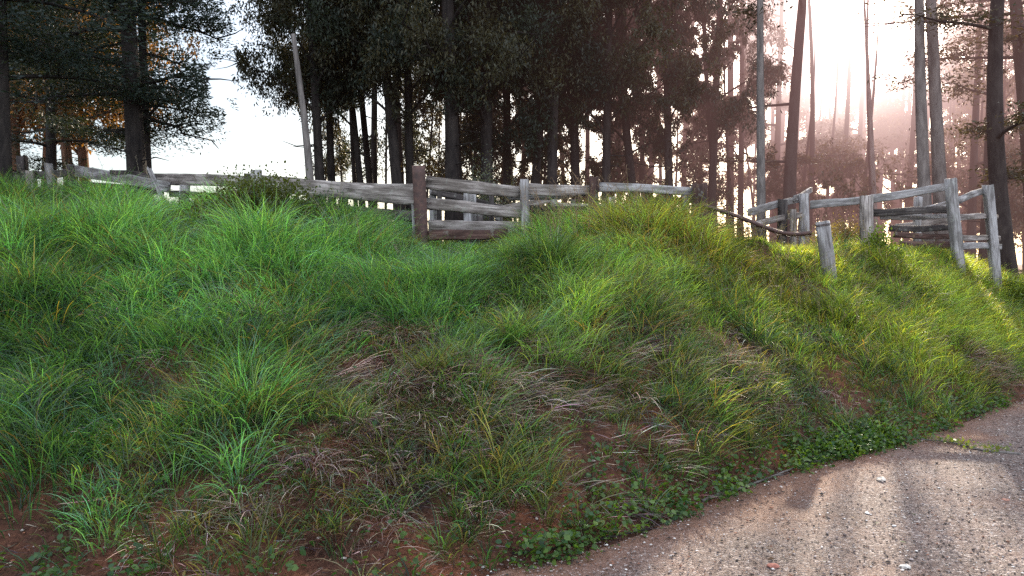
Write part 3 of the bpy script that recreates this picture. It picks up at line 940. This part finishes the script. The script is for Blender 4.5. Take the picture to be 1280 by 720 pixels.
    return trunk, crown, T, limbs, np.array(owner)[idx], bark


DARK = ((.010, .016, .011), (.034, .044, .024))
DARKB = ((.014, .024, .020), (.032, .050, .038))
WARM = ((.12, .07, .03), (.36, .21, .08))  # orange glow of sun through the leaves, put into their colour
OLIVE = ((.014, .018, .010), (.070, .060, .026))
TM = {}
for i_ in range(4):
    TM['gum%d' % i_] = make_tree_mesh(200 + i_, 12.5, .10, 2.6 + .25 * i_, 1.9, 30, 60000, .10, .030, 'gum', M_BARK, DARK if i_ % 2 else OLIVE, wob=.22, fork=(0, 3.2, 0, 2.4)[i_])
for i_ in range(3):
    TM['far%d' % i_] = make_tree_mesh(300 + i_, 12.0, .07, 2.4 + .3 * i_, 1.7, 20, 17000, .13, .045, 'gum', M_BARK, DARK if i_ % 2 else OLIVE, wob=.25)
for i_ in range(2):
    TM['feather%d' % i_] = make_tree_mesh(220 + i_, 11, .16, 2.4, 2.5, 36, 52000, .105, .028, 'feather', M_BARK, DARKB, wob=.12, clump=.62)
for i_ in range(3):
    TM['pine%d' % i_] = make_tree_mesh(240 + i_, 11.5, .13, 2.2, 2.3, 30, 30000, .12, .034, 'pine', M_BARK, OLIVE, wob=.15, clump=.5)
TM['thin0'] = make_tree_mesh(260, 11, .09, 5.2, 1.2, 7, 2200, .13, .04, 'thin', M_BARKP, OLIVE, wob=.15, clump=.35)
TM['thin1'] = make_tree_mesh(261, 12, .10, 6.6, 1.3, 6, 2500, .13, .04, 'thin', M_BARK, DARK, wob=.2, clump=.35)
for i_ in range(2):
    TM['low%d' % i_] = make_tree_mesh(270 + i_, 6.5, .06, 1.0, 1.6, 18, 12000, .11, .04, 'gum', M_BARK, (OLIVE, ((.03, .03, .012), (.12, .09, .03)))[i_], wob=.15, clump=.4)
TM['warm0'] = make_tree_mesh(280, 9, .16, 2.6, 3.0, 17, 14000, .2, .06, 'gum', M_BARKW, WARM, wob=.15, clump=.6)


def lit_mask(x, y, kind):
    u = x * math.cos(SUN_AZ) - y * math.sin(SUN_AZ); v = x * math.sin(SUN_AZ) + y * math.cos(SUN_AZ)
    nz = vnoise(u * 1.9 + 7, v * .45, 95) * .6 + vnoise(u * 5, v * 1.3, 96) * .4
    if kind == 'bank':
        reg = smooth(-1.7, -.6, u) * smooth(4.2, 3.2, u) * smooth(5.5, 7, y) * smooth(14, 11.5, y)
        return vnoise(u * 1.7 + 7, v * .28, 95) * .75 * reg + vnoise(u * 5, v * 1.1, 96) * .25 > .43
    reg = smooth(-2.0, -1.0, u) * smooth(3.8, 2.8, u) * (y < 10.5) * (y > 1)
    return vnoise(u * 1.7 + 7, v * .28, 95) * .75 * reg + vnoise(u * 5, v * 1.1, 96) * .25 > .40


def open_canopy(key, x0, y0, z0, rz, s, px):
    """limbs and leaves missing from the gaps of the canopy: the open sky on the left, the low sun on the right"""
    tr, cr, T, limbs, leaf_owner, bark = TM[key]
    c, sn = math.cos(rz), math.sin(rz)
    kdy = math.tan(SUN_EL) / math.cos(SUN_AZ)
    gap = np.array([.385, .880, .285]); gap /= np.linalg.norm(gap)

    def missing(L):
        L = L * s
        P_ = np.stack([L[:, 0] * c - L[:, 1] * sn + x0, L[:, 0] * sn + L[:, 1] * c + y0, L[:, 2] + z0], 1)
        cut = np.zeros(len(L), bool)
        for zz, kind in ((1.7, 'bank'), (0, 'road')):
            dy = (P_[:, 2] - zz) / kdy
            cut |= lit_mask(P_[:, 0] - dy * math.tan(SUN_AZ), P_[:, 1] - dy, kind)
        d = P_ - np.array([0, 0, EYE]); d /= np.linalg.norm(d, axis=1)[:, None]
        ang = np.degrees(np.arccos(np.clip(d @ gap, -1, 1)))
        cut |= ang < .6 + 3.6 * fbm(P_[:, 0] * 1.5, P_[:, 2] * 1.5, 97)
        if px > 560:      # small openings through the whole depth of the wood
            a_ = P_[:, 0] / P_[:, 1]; e_ = (P_[:, 2] - EYE) / P_[:, 1]
            h_ = vnoise(a_ * 75, e_ * 42, 101) * .5 + vnoise(a_ * 170, e_ * 120, 102) * .5
            cut |= h_ > .62 - .05 * smooth(.10, .34, a_) + .10 * smooth(.15, .26, e_) * smooth(.25, .15, a_)
        if px < 600:      # outlines of the crowns on either side of the open sky
            a_ = P_[:, 0] / P_[:, 1]; e_ = (P_[:, 2] - EYE) / P_[:, 1]; nz = fbm(a_ * 22, e_ * 22, 98) - .5
            if px < 250: cut |= a_ > -.366 + .20 * nz
            else:
                cut |= (vnoise(a_ * 60, e_ * 16, 99) * .6 + vnoise(a_ * 130, e_ * 50, 100) * .4 > .60 + .25 * smooth(.16, .30, e_)) & (a_ < -.07)
                cut |= (a_ < -.326 + .26 * np.clip(.24 - e_, 0, .12) + .12 * nz)
        return cut

    n = len(cr.vertices); V = np.empty(n * 3, np.float32); cr.vertices.foreach_get('co', V); V = V.reshape(-1, 4, 3)
    cut = missing(V[:, 0].astype(float))
    rk = np.random.default_rng(int(px * 7 + y0 * 13) % 9999)
    spare = np.array([(rk.random() < (0.0 if px < 1215 else .25)) and px > 700 for l in limbs])    # boughs that stay in the light
    gone = np.array([missing(np.concatenate(l.v)).mean() > .38 for l in limbs]) & ~spare
    cut &= ~spare[leaf_owner]
    cut |= gone[leaf_owner]
    if any(gone): tr = join_accs([T] + [l for l, g in zip(limbs, gone) if not g]).mesh('trunk', [bark], True)
    if cut.mean() < .01: return tr, cr
    keep = ~cut; V = V[keep]
    C = np.empty(n * 4, np.float32); cr.color_attributes['Col'].data.foreach_get('color', C)
    C = C.reshape(-1, 4, 4)[keep][..., :3].reshape(-1, 3)
    return tr, mesh_np('crown', V.reshape(-1, 3), np.arange(len(V) * 4).reshape(-1, 4), cols=C, mats=[M_LEAF])


def place_tree(key, px, Y, s, rz, label, group, leanx=0.0, leany=0.0, sr=1.0, name='tree'):
    x = (px - 640) / FPX * Y
    o = root(name, Vector((x, Y, gz(x, Y) - .05)), label, 'tree', group)
    o.rotation_euler = (leany, leanx, rz) if False else Euler((leany, leanx, 0)).to_matrix().to_4x4().to_euler()
    tr, cr = open_canopy(key, x, Y, gz(x, Y), rz, s, px)
    t_ = link('trunk', tr, o); t_.rotation_euler = (0, 0, rz); t_.scale = (s * sr, s * sr, s)
    c_ = link('crown', cr, o); c_.rotation_euler = (0, 0, rz); c_.scale = (s, s, s)
    return o


# key, px at base, depth, scale, rz, lean, trunk scale, label
trees = [
 ('feather0', 176, 15.5, 1.0, .4, -.03, 1.15, 'tall dark tree with layered feathery foliage and thick trunk, left of the sky gap'),
 ('feather1', 187, 16.3, .9, 2.3, -.015, .75, 'slimmer second trunk standing close behind the thick feathery tree'),
 ('feather1', 2, 13.2, .95, 4.0, .03, 1.2, 'dark feathery tree cut by the left edge with bare curved lower branches'),
 ('feather0', 66, 20.5, .9, 1.4, .0, 1.0, 'dark feathery tree between the left edge tree and the thick trunk'),
 ('gum0', 404, 17.0, 1.0, .2, -.06, 1.1, 'first dark leafy tree right of the sky gap, trunk behind the pale pole'),
 ('gum1', 418, 18.5, 1.0, 1.9, -.02, .9, 'dark straight trunk just right of the pale dead pole'),
 ('gum2', 457, 18.0, .98, 3.0, -.05, .75, 'slender dark trunk midway between pale pole and leaning trunk'),
 ('thin1', 470, 19.5, 1.0, .5, -.05, .9, 'thin straight dark trunk with few leaves left of the leaning trunk'),
 ('gum3', 503, 16.6, 1.0, 2.2, -.09, 1.15, 'thick trunk leaning left, just left of the rusty post'),
 ('gum0', 515, 16.9, 1.0, 4.1, -.01, .95, 'upright dark trunk paired with the leaning one, behind rusty post'),
 ('gum2', 566, 16.2, 1.02, 5.0, -.035, 1.5, 'stoutest dark trunk of the grove, right of the rusty post'),
 ('gum1', 579, 17.8, .97, .9, .03, 1.0, 'trunk leaning right beside the stoutest trunk of the grove'),
 ('gum3', 608, 16.8, 1.0, 3.9, -.02, 1.4, 'broad dark trunk above the grey-green bush'),
 ('gum0', 634, 18.5, 1.05, 2.7, .01, 1.0, 'dark trunk between the grey-green bush and pale square post'),
 ('gum1', 662, 17.4, .95, 4.4, .02, 1.1, 'reddish dark trunk directly above the pale square post'),
 ('gum2', 690, 16.9, 1.0, 1.2, .0, 1.2, 'thick trunk right of the pale square post'),
 ('gum3', 722, 18.2, 1.0, 5.4, -.02, 1.1, 'dark trunk above the short reddish post, left side'),
 ('gum0', 757, 17.5, 1.0, 3.3, .02, 1.0, 'dark trunk rising right of the short reddish post'),
 ('gum1', 800, 18.5, 1.0, .1, .0, 1.1, 'leafy tree rising behind the broad pale rail'),
 ('gum2', 838, 18.0, 1.0, 2.0, .01, 1.0, 'leafy tree left of the dark stump post'),
 ('gum3', 888, 19.0, 1.0, 4.6, .02, 1.0, 'leafy tree right of the dark stump post, behind the cable'),
 ('pine0', 968, 22.5, 1.0, 3.1, .01, .8, 'slim leafy tree behind the left end of the loading ramp fence'),
 ('pine2', 1072, 23.5, .95, 4.1, .02, .7, 'slim hazy tree directly under the sun, between the two thin trunks'),
 ('pine1', 1128, 21.5, .9, .9, .01, .8, 'bushy hazy tree left of the pale trunk pair'),
 ('pine0', 1228, 17.5, .92, 5.6, .03, .8, 'leafy tree rising between the tall leaning post and the white corner post'),
 ('gum0', 925, 21.0, .95, 5.5, -.01, .9, 'brown trunk left of the thin pale trunk with sunlit base'),
 ('thin0', 952, 14.6, .95, 1.0, -.01, 1.0, 'thin pale trunk with dark reddish foot beside the loading ramp'),
 ('pine1', 985, 18.5, .98, 2.6, .0, 1.2, 'shaded trunk behind the loading ramp fence'),
 ('pine2', 1008, 20.5, .75, .3, -.01, .9, 'short sun-flushed tree behind the right end of the loading ramp'),
 ('thin1', 1047, 22.0, .80, 2.9, -.01, 1.1, 'tree with thin dark trunk left of the slanting pale trunk, below the sun'),
 ('thin0', 1096, 19.0, .68, 4.0, -.06, 1.2, 'short slanting pale trunk standing in the bright gap below the sun'),
 ('thin0', 1161, 15.2, 1.0, 2.2, -.055, 1.35, 'tall pale bare trunk, left one of the pair behind the right fence'),
 ('thin0', 1180, 15.6, 1.02, .6, -.055, 1.55, 'tall pale bare trunk, thicker right one of the pair behind the right fence'),
 ('pine0', 1212, 19.0, .85, 1.7, .02, .9, 'spreading olive tree right of the pale trunk pair'),
 ('pine2', 1262, 14.8, .9, 3.6, -.02, 1.5, 'dark purple-brown trunk near the right edge'),
 ('pine1', 1296, 16.5, .95, 5.1, .0, 1.5, 'thick shaded tree cut by the right edge'),
]
for t_ in trees:
    place_tree(t_[0], t_[1], t_[2], t_[3], t_[4], t_[7], 'trees standing behind the cattle yards', leanx=t_[5], sr=t_[6])
# second rank, seen only as slivers through the first
R2 = random.Random(77)
k = 0
for px in list(range(392, 960, 17)):
    Yd = R2.uniform(21, 33)
    place_tree(R2.choice(['far0', 'far1', 'far2', 'far0', 'thin1']), px + R2.uniform(-10, 10), Yd, R2.uniform(.9, 1.15), R2.uniform(0, 6.28),
               'dark slender tree in the dense second rank of the middle grove', 'trees of the second rank in the middle', leanx=R2.uniform(-.06, .06), sr=R2.uniform(.6, 1.2))
for px in (960, 968, 976, 985, 994, 1003, 1012, 1020, 1035, 1048, 1068, 1084, 1100, 1112, 1120, 1136, 1150, 1164, 1178, 1190, 1200, 1211, 1222, 1240, 1251, 1262, 1278, 1290, 1305, 1325):
    place_tree(R2.choice(['pine0', 'pine1', 'pine2']), px + R2.uniform(-8, 8), R2.uniform(26, 36), R2.uniform(.95, 1.25), R2.uniform(0, 6.28),
               'hazy olive tree far behind the right-hand fence', 'far trees on the right', leanx=R2.uniform(-.07, .07), sr=R2.uniform(.5, .85))
for px, Yd, s in ((20, 24, 1.25), (60, 27, 1.4), (110, 26, 1.2), (-20, 25, 1.3), (90, 22, 1.0)):
    place_tree('warm0', px, Yd, s, R2.uniform(0, 6.28), 'tree with orange sun glow painted into its leaves behind the dark left-hand trees', 'sunlit trees behind on the left')
# undergrowth trees filling the foot of the grove
for px in (600, 640, 672, 700, 735, 760, 785, 812, 845, 872, 905, 935, 968, 990, 1012, 1030, 1050, 1070, 1090, 1110, 1130, 1150, 1170, 1188, 1205, 1222, 1240, 1258, 1275, 1295):
    place_tree(R2.choice(['low0', 'low1']), px + R2.uniform(-10, 10), R2.uniform(19, 25), R2.uniform(.85, 1.08) if px > 960 else R2.uniform(.8, 1.1), R2.uniform(0, 6.28),
               'young bushy tree in the brown undergrowth between the trunks', 'young undergrowth trees', name='young_tree')


# pale dead pole
A = Acc(); rng = np.random.default_rng(5)
b = at(391, 330, 13.6); x0 = b.x; z0 = gz(x0, 13.6)
tpp = at(371, 45, 13.6)
s = np.linspace(0, 1, 14)
pts = np.stack([(tpp.x - x0) * s + .04 * np.sin(s * 4), .05 * np.sin(s * 3), -.2 + (tpp.z - z0 + .2) * s], 1)
tube(A, pts, .085 - .045 * s, 9, .1, rng)
tag(link('dead_tree', A.mesh('dead_tree', [M_BARKP], True), None, (x0, 13.6, z0)), 'pale bare dead pole trunk standing behind the left rail fence', 'tree')


# ------------------------------------------------------------------ shrubs
def shrub(name, px, Y, rx, ry, rz, nleaf, L, W, cols, label, mat=M_WEED, up=.6, shell=.75, stems=14, z_off=0.0, seed=1):
    rng = np.random.default_rng(seed)
    x0 = (px - 640) / FPX * Y; z0 = gz(x0, Y)
    o = root(name, Vector((x0, Y, z0)), label, 'shrub')
    nb = 40
    B = rand_dir(nb, rng); B[:, 2] = np.abs(B[:, 2])
    B = B * rng.uniform(.55, 1.0, nb)[:, None] * np.array([rx, ry, rz])
    S = Acc()
    for b_ in B[:stems]:
        m = b_ * .5 + np.array([0, 0, .15 * rz]) + rng.normal(size=3) * .03
        tube(S, np.stack([b_ * .08 + np.array([0, 0, -.05]), m, b_]), [.012, .008, .003], 5, 0, rng, cap=False)
    link('stem', S.mesh('stem', [M_BARK]), o)
    idx = rng.integers(0, nb, nleaf)
    P_ = B[idx] + rng.normal(size=(nleaf, 3)) * np.array([rx, ry, rz]) * .16
    gzs = height(P_[:, 0] + x0, P_[:, 1] + Y) - z0
    P_[:, 2] = np.maximum(P_[:, 2] + z_off, gzs + .01)
    D = P_ / (np.array([rx, ry, rz]) ** 1) + rng.normal(size=(nleaf, 3)) * .8
    Ls = L * rng.uniform(.6, 1.3, nleaf)
    V, Q = leaves(P_, D, rand_dir(nleaf, rng, up), Ls, W * rng.uniform(.7, 1.2, nleaf))
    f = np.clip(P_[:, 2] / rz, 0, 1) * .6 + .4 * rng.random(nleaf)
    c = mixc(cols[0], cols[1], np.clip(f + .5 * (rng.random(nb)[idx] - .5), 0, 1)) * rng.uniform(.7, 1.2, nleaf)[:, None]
    link('foliage', mesh_np('foliage', V, Q, cols=np.repeat(c, 4, axis=0), mats=[mat]), o)
    return o


shrub('creeper_mound', 322, 8.75, .85, .5, .66, 15000, .034, .024, ((.014, .022, .010), (.085, .10, .018)), 'low dark creeper mound with yellowish leaf tips spilling over the left rails', seed=3)
shrub('creeper_mound', 405, 9.4, .45, .4, .48, 4000, .04, .02, ((.014, .026, .014), (.04, .075, .03)), 'small dark bush below the dead pole at the right end of the creeper mound', seed=4)
shrub('bush', 605, 13.6, .30, .3, 1.42, 5200, .05, .012, ((.06, .07, .06), (.15, .17, .13)), 'grey-green fine-leaved bush behind the sagging top rail', seed=5)
shrub('bush', 636, 13.8, .2, .2, 1.25, 2500, .05, .012, ((.07, .07, .055), (.16, .16, .12)), 'smaller grey bush left of the pale square post', seed=6)
shrub('bush', 1106, 11.2, .28, .25, .48, 1600, .05, .03, ((.06, .10, .02), (.16, .22, .03)), 'bright yellow-green leafy bush at the broad post of the right fence', seed=7)
shrub('bush', 1050, 12.6, .6, .4, .55, 5000, .04, .015, ((.06, .05, .03), (.15, .12, .07)), 'brown twiggy bush between the strainer post and right fence', seed=8)
shrub('bush', 905, 11.6, .7, .4, .45, 5000, .04, .015, ((.06, .045, .03), (.15, .11, .06)), 'brown dry bush behind the drooping cable', seed=9)
shrub('bush', 1268, 12.9, .35, .35, .35, 2500, .05, .03, ((.05, .09, .02), (.14, .18, .03)), 'sunny yellow-green bush beside the rightmost corner post', seed=10)
shrub('bush', 235, 11.5, .5, .3, .35, 2500, .03, .012, ((.05, .045, .03), (.10, .10, .05)), 'twiggy brown-green bush at the foot of the left rails', seed=12)
shrub('bush', 168, 12.6, .4, .3, .35, 2500, .04, .02, ((.02, .04, .015), (.07, .10, .03)), 'dark green bush in front of the far left fence', seed=13)

# tall flowering stalk in the gap below the centre rails, seed heads on the mound
def stalks(name, n, px0, px1, Y0, Y1, h, col, label, seed, lean=.25, head=True):
    rng = np.random.default_rng(seed); A = Acc()
    for i in range(n):
        Yd = rng.uniform(Y0, Y1); x = (rng.uniform(px0, px1) - 640) / FPX * Yd; z = gz(x, Yd)
        hh = h * rng.uniform(.6, 1.1); d = rng.normal(size=2) * lean * hh
        s = np.linspace(0, 1, 6)
        p = np.stack([x + d[0] * s ** 2, Yd + d[1] * s ** 2, z + hh * s], 1)
        tube(A, p, .0022 * (1 - .5 * s), 4, 0, rng, cap=False, c=col)
        if head:
            for q in range(8):
                e = p[-1] - (p[-1] - p[-2]) * q * .16; v = rng.normal(size=3) * .014
                tube(A, np.stack([e, e + v + np.array([0, 0, .015])]), [.0025, .001], 3, 0, rng, cap=False, c=col)
    return tag(link(name, A.mesh(name, [M_STRAW])), label, 'grass', kind='stuff')


stalks('seed_stalks', 90, 650, 800, 8.6, 10.2, .75, (.26, .17, .10), 'thin dry seed stalks standing on the brown mound', 1)
stalks('seed_stalks', 70, 20, 520, 7.5, 10, .6, (.20, .17, .12), 'scattered thin dry stalks in the left-hand grass', 2)
stalks('seed_stalks', 160, 850, 1180, 8.0, 11, .55, (.24, .19, .09), 'sunlit dry stalks on the right side of the bank', 3)


# ------------------------------------------------------------------ sticks by the road
def stick(name, pix, r, label, twigs=4, leafy=0, seed=1, mat=M_BARKP):
    rng = np.random.default_rng(seed)
    pts = []
    for (px, py) in pix:
        Yd = EYE * FPX / (py - 330); x = (px - 640) / FPX * Yd
        pts.append((x, Yd, gz(x, Yd) + .02))
    pts = np.array(pts); s = np.linspace(0, len(pts) - 1, 24)
    P_ = np.stack([np.interp(s, range(len(pts)), pts[:, j]) for j in range(3)], 1)
    P_[1:-1] += rng.normal(size=(22, 3)) * np.array([.008, .008, .004])
    for _ in range(2): P_[1:-1] = (P_[:-2] + 2 * P_[1:-1] + P_[2:]) / 4
    c = P_[0].copy(); o = root(name, Vector(c), label, 'branch')
    A = Acc(); P_ = P_ - c
    tube(A, P_, np.linspace(r, r * .3, 24), 7, .15, rng)
    for i in range(twigs):
        k = rng.integers(4, 22); v = rng.normal(size=3) * np.array([.12, .12, .03]); v[2] = abs(v[2])
        tube(A, np.stack([P_[k], P_[k] + v * .5 + [0, 0, .01], P_[k] + v]), [r * .4, r * .3, r * .1], 4, 0, rng)
    link('wood', A.mesh('wood', [mat], True), o)
    if leafy:
        k = rng.integers(2, 22, leafy)
        Q_ = P_[k] + rng.normal(size=(leafy, 3)) * np.array([.05, .03, .0]) + np.array([0, 0, .01]) + np.abs(rng.normal(size=(leafy, 1))) * np.array([0, 0, .02])
        V, Q = leaves(Q_, rand_dir(leafy, rng), rand_dir(leafy, rng, 1), rng.uniform(.02, .05, leafy), rng.uniform(.012, .025, leafy))
        cc = mixc((.05, .10, .02), (.16, .17, .05), rng.random(leafy))
        link('foliage', mesh_np('foliage', V, Q, cols=np.repeat(cc, 4, axis=0), mats=[M_WEED]), o)
    return o


stick('fallen_branch', [(1280, 572), (1235, 568), (1190, 556), (1130, 552), (1060, 553)], .012, 'long thin leafy runner lying out across the gravel', 3, 260, 1, M_BARKP)
stick('fallen_branch', [(880, 632), (940, 612), (990, 592), (1030, 580)], .011, 'pale dead stick lying along the road edge by the weeds', 5, 0, 2)
stick('fallen_branch', [(640, 705), (720, 690), (800, 672), (850, 655)], .008, 'thin dark stick in the leafy weeds at the lower road edge', 4, 0, 3, M_BARK)
stick('fallen_branch', [(1052, 575), (1085, 552), (1120, 548)], .008, 'short curved stick joining the leafy runner', 2, 30, 4)


# ------------------------------------------------------------------ larger stones on the road
def stone(px, py, r, col, label, seed):
    rng = np.random.default_rng(seed)
    Yd = EYE * FPX / (py - 330); x = (px - 640) / FPX * Yd
    import bmesh
    bm = bmesh.new(); bmesh.ops.create_icosphere(bm, subdivisions=2, radius=r)
    for v in bm.verts:
        v.co.x *= 1.4; v.co.z *= .5
        v.co += Vector(rng.normal(size=3) * r * .09)
    me = bpy.data.meshes.new('stone'); bm.to_mesh(me); bm.free()
    a = me.color_attributes.new('Col', 'FLOAT_COLOR', 'POINT')
    for d in a.data: d.color = (*col, 1)
    me.materials.append(M_STONE)
    o = link('stone', me, None, (x, Yd, .012 + r * .2), (0, 0, rng.random() * 6))
    tag(o, label, 'stone', 'larger stones on the gravel road')


stone(1105, 604, .032, (.55, .47, .40), 'flat pale stone in the middle of the gravel, nearest the leafy weeds', 1)
stone(1088, 647, .014, (.66, .63, .60), 'small white stone beside a dark chip in mid gravel', 2)
stone(1122, 663, .011, (.66, .62, .58), 'tiny white stone right of the white one in mid gravel', 3)
stone(1137, 716, .022, (.5, .45, .40), 'pale stone cut by the bottom edge of the frame', 4)
stone(970, 715, .024, (.28, .11, .08), 'dull red stone at the bottom of the gravel', 5)
stone(1262, 630, .018, (.36, .18, .13), 'reddish stone near the right edge of the gravel', 6)


# ------------------------------------------------------------------ air, sky, sun, camera
# emissive volume among the right-hand trees: scattered sunlight and sun glow painted as emission
me = bpy.data.meshes.new('emissive_haze')
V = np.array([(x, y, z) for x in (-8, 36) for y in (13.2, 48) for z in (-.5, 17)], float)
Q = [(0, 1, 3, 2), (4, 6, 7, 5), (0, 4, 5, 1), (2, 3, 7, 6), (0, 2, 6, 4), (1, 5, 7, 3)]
m, nt, out = new_mat('haze_emission')
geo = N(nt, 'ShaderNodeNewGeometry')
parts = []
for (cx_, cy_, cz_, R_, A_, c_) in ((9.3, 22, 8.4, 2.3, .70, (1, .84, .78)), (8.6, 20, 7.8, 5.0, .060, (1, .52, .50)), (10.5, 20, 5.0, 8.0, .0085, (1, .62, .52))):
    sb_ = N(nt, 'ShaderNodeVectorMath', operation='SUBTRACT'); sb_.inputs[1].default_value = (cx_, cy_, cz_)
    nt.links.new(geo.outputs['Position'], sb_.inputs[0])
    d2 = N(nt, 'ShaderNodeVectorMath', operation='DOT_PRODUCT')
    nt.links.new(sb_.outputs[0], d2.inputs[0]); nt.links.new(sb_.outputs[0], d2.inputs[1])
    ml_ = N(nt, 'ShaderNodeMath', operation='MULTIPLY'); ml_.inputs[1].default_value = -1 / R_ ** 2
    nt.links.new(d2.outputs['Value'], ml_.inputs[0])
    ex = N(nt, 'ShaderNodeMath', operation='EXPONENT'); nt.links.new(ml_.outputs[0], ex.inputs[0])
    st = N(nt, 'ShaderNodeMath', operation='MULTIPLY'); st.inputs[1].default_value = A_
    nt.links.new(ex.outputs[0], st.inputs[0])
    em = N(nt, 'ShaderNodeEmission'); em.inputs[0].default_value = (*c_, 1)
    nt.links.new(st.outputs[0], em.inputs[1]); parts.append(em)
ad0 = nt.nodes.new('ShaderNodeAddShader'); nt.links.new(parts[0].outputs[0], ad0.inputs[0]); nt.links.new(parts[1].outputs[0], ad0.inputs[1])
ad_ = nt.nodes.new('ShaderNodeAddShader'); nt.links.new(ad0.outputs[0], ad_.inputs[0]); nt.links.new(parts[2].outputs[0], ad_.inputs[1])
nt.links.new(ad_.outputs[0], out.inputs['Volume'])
tag(link('emissive_haze', mesh_np('emissive_haze', V, Q, mats=[m])), 'pinkish self-glowing mist standing in for sunlit air among the trees on the right', 'emissive_haze', kind='stuff')

w = bpy.data.worlds.new('World'); SC.world = w; w.use_nodes = True
nt = w.node_tree; nt.nodes.clear()
wo = nt.nodes.new('ShaderNodeOutputWorld')
sky = nt.nodes.new('ShaderNodeTexSky'); sky.sky_type = 'NISHITA'; sky.sun_disc = False
sky.sun_elevation = SUN_EL; sky.sun_rotation = SUN_AZ; sky.air_density = 1.0; sky.dust_density = 2.0; sky.ozone_density = 1.2
bg = nt.nodes.new('ShaderNodeBackground'); bg.inputs[1].default_value = .15
nt.links.new(sky.outputs[0], bg.inputs[0])
# bright aureole of the sky round the sun
tc = nt.nodes.new('ShaderNodeTexCoord')
dt = nt.nodes.new('ShaderNodeVectorMath'); dt.operation = 'DOT_PRODUCT'; dt.inputs[1].default_value = SUN_DIR
nt.links.new(tc.outputs['Generated'], dt.inputs[0])
mx = N(nt, 'ShaderNodeMath', operation='MAXIMUM'); mx.inputs[1].default_value = 0
nt.links.new(dt.outputs['Value'], mx.inputs[0])
pw = N(nt, 'ShaderNodeMath', operation='POWER'); pw.inputs[1].default_value = 260
nt.links.new(mx.outputs[0], pw.inputs[0])
bg2 = nt.nodes.new('ShaderNodeBackground'); bg2.inputs[0].default_value = (1, .86, .8, 1)
ml = N(nt, 'ShaderNodeMath', operation='MULTIPLY'); ml.inputs[1].default_value = 5.0
nt.links.new(pw.outputs[0], ml.inputs[0]); nt.links.new(ml.outputs[0], bg2.inputs[1])
ad = nt.nodes.new('ShaderNodeAddShader')
nt.links.new(bg.outputs[0], ad.inputs[0]); nt.links.new(bg2.outputs[0], ad.inputs[1])
# added sky fill, strongest overhead and behind the camera, to brighten the bank
bg3 = nt.nodes.new('ShaderNodeBackground'); bg3.inputs[0].default_value = (.80, .88, 1, 1); sepz = nt.nodes.new('ShaderNodeSeparateXYZ'); nt.links.new(tc.outputs['Generated'], sepz.inputs[0])
mr = N(nt, 'ShaderNodeMapRange'); mr.inputs['From Min'].default_value = .22; mr.inputs['From Max'].default_value = .62
mr.inputs['To Min'].default_value = 0; mr.inputs['To Max'].default_value = 1
nt.links.new(sepz.outputs[2], mr.inputs[0])
mrb = N(nt, 'ShaderNodeMapRange'); mrb.inputs['From Min'].default_value = .25; mrb.inputs['From Max'].default_value = -.35
mrb.inputs['To Min'].default_value = 0; mrb.inputs['To Max'].default_value = 1
nt.links.new(sepz.outputs[1], mrb.inputs[0])
mxx = N(nt, 'ShaderNodeMath', operation='MAXIMUM'); nt.links.new(mr.outputs[0], mxx.inputs[0]); nt.links.new(mrb.outputs[0], mxx.inputs[1])
mfin = N(nt, 'ShaderNodeMath', operation='MULTIPLY_ADD'); mfin.inputs[1].default_value = 2.0; mfin.inputs[2].default_value = .32
nt.links.new(mxx.outputs[0], mfin.inputs[0]); nt.links.new(mfin.outputs[0], bg3.inputs[1])
ad2 = nt.nodes.new('ShaderNodeAddShader')
nt.links.new(ad.outputs[0], ad2.inputs[0]); nt.links.new(bg3.outputs[0], ad2.inputs[1]); nt.links.new(ad2.outputs[0], wo.inputs[0])

sl = bpy.data.lights.new('sun', 'SUN'); sl.energy = 13; sl.angle = math.radians(.6); sl.color = (1, .86, .68)
so = bpy.data.objects.new('sun', sl); COL.objects.link(so)
so.rotation_euler = (-SUN_DIR).to_track_quat('-Z', 'Y').to_euler()

cam = bpy.data.cameras.new('camera'); cam.sensor_width = 36; cam.lens = 36 * FPX / 1280; cam.clip_end = 6000; cam.clip_start = .05
co = bpy.data.objects.new('camera', cam); COL.objects.link(co)
co.location = (0, 0, EYE); co.rotation_euler = (math.radians(90) - math.atan(30 / FPX), 0, 0)
SC.camera = co

SC.view_settings.view_transform = 'Standard'; SC.view_settings.look = 'None'; SC.view_settings.exposure = 0
SC.cycles.use_denoising = False
SC.cycles.max_bounces = 8; SC.cycles.volume_bounces = 0; SC.cycles.transparent_max_bounces = 4
SC.cycles.diffuse_bounces = 3; SC.cycles.sample_clamp_indirect = 4; SC.cycles.sample_clamp_direct = 6
SC.cycles.volume_step_rate = 1
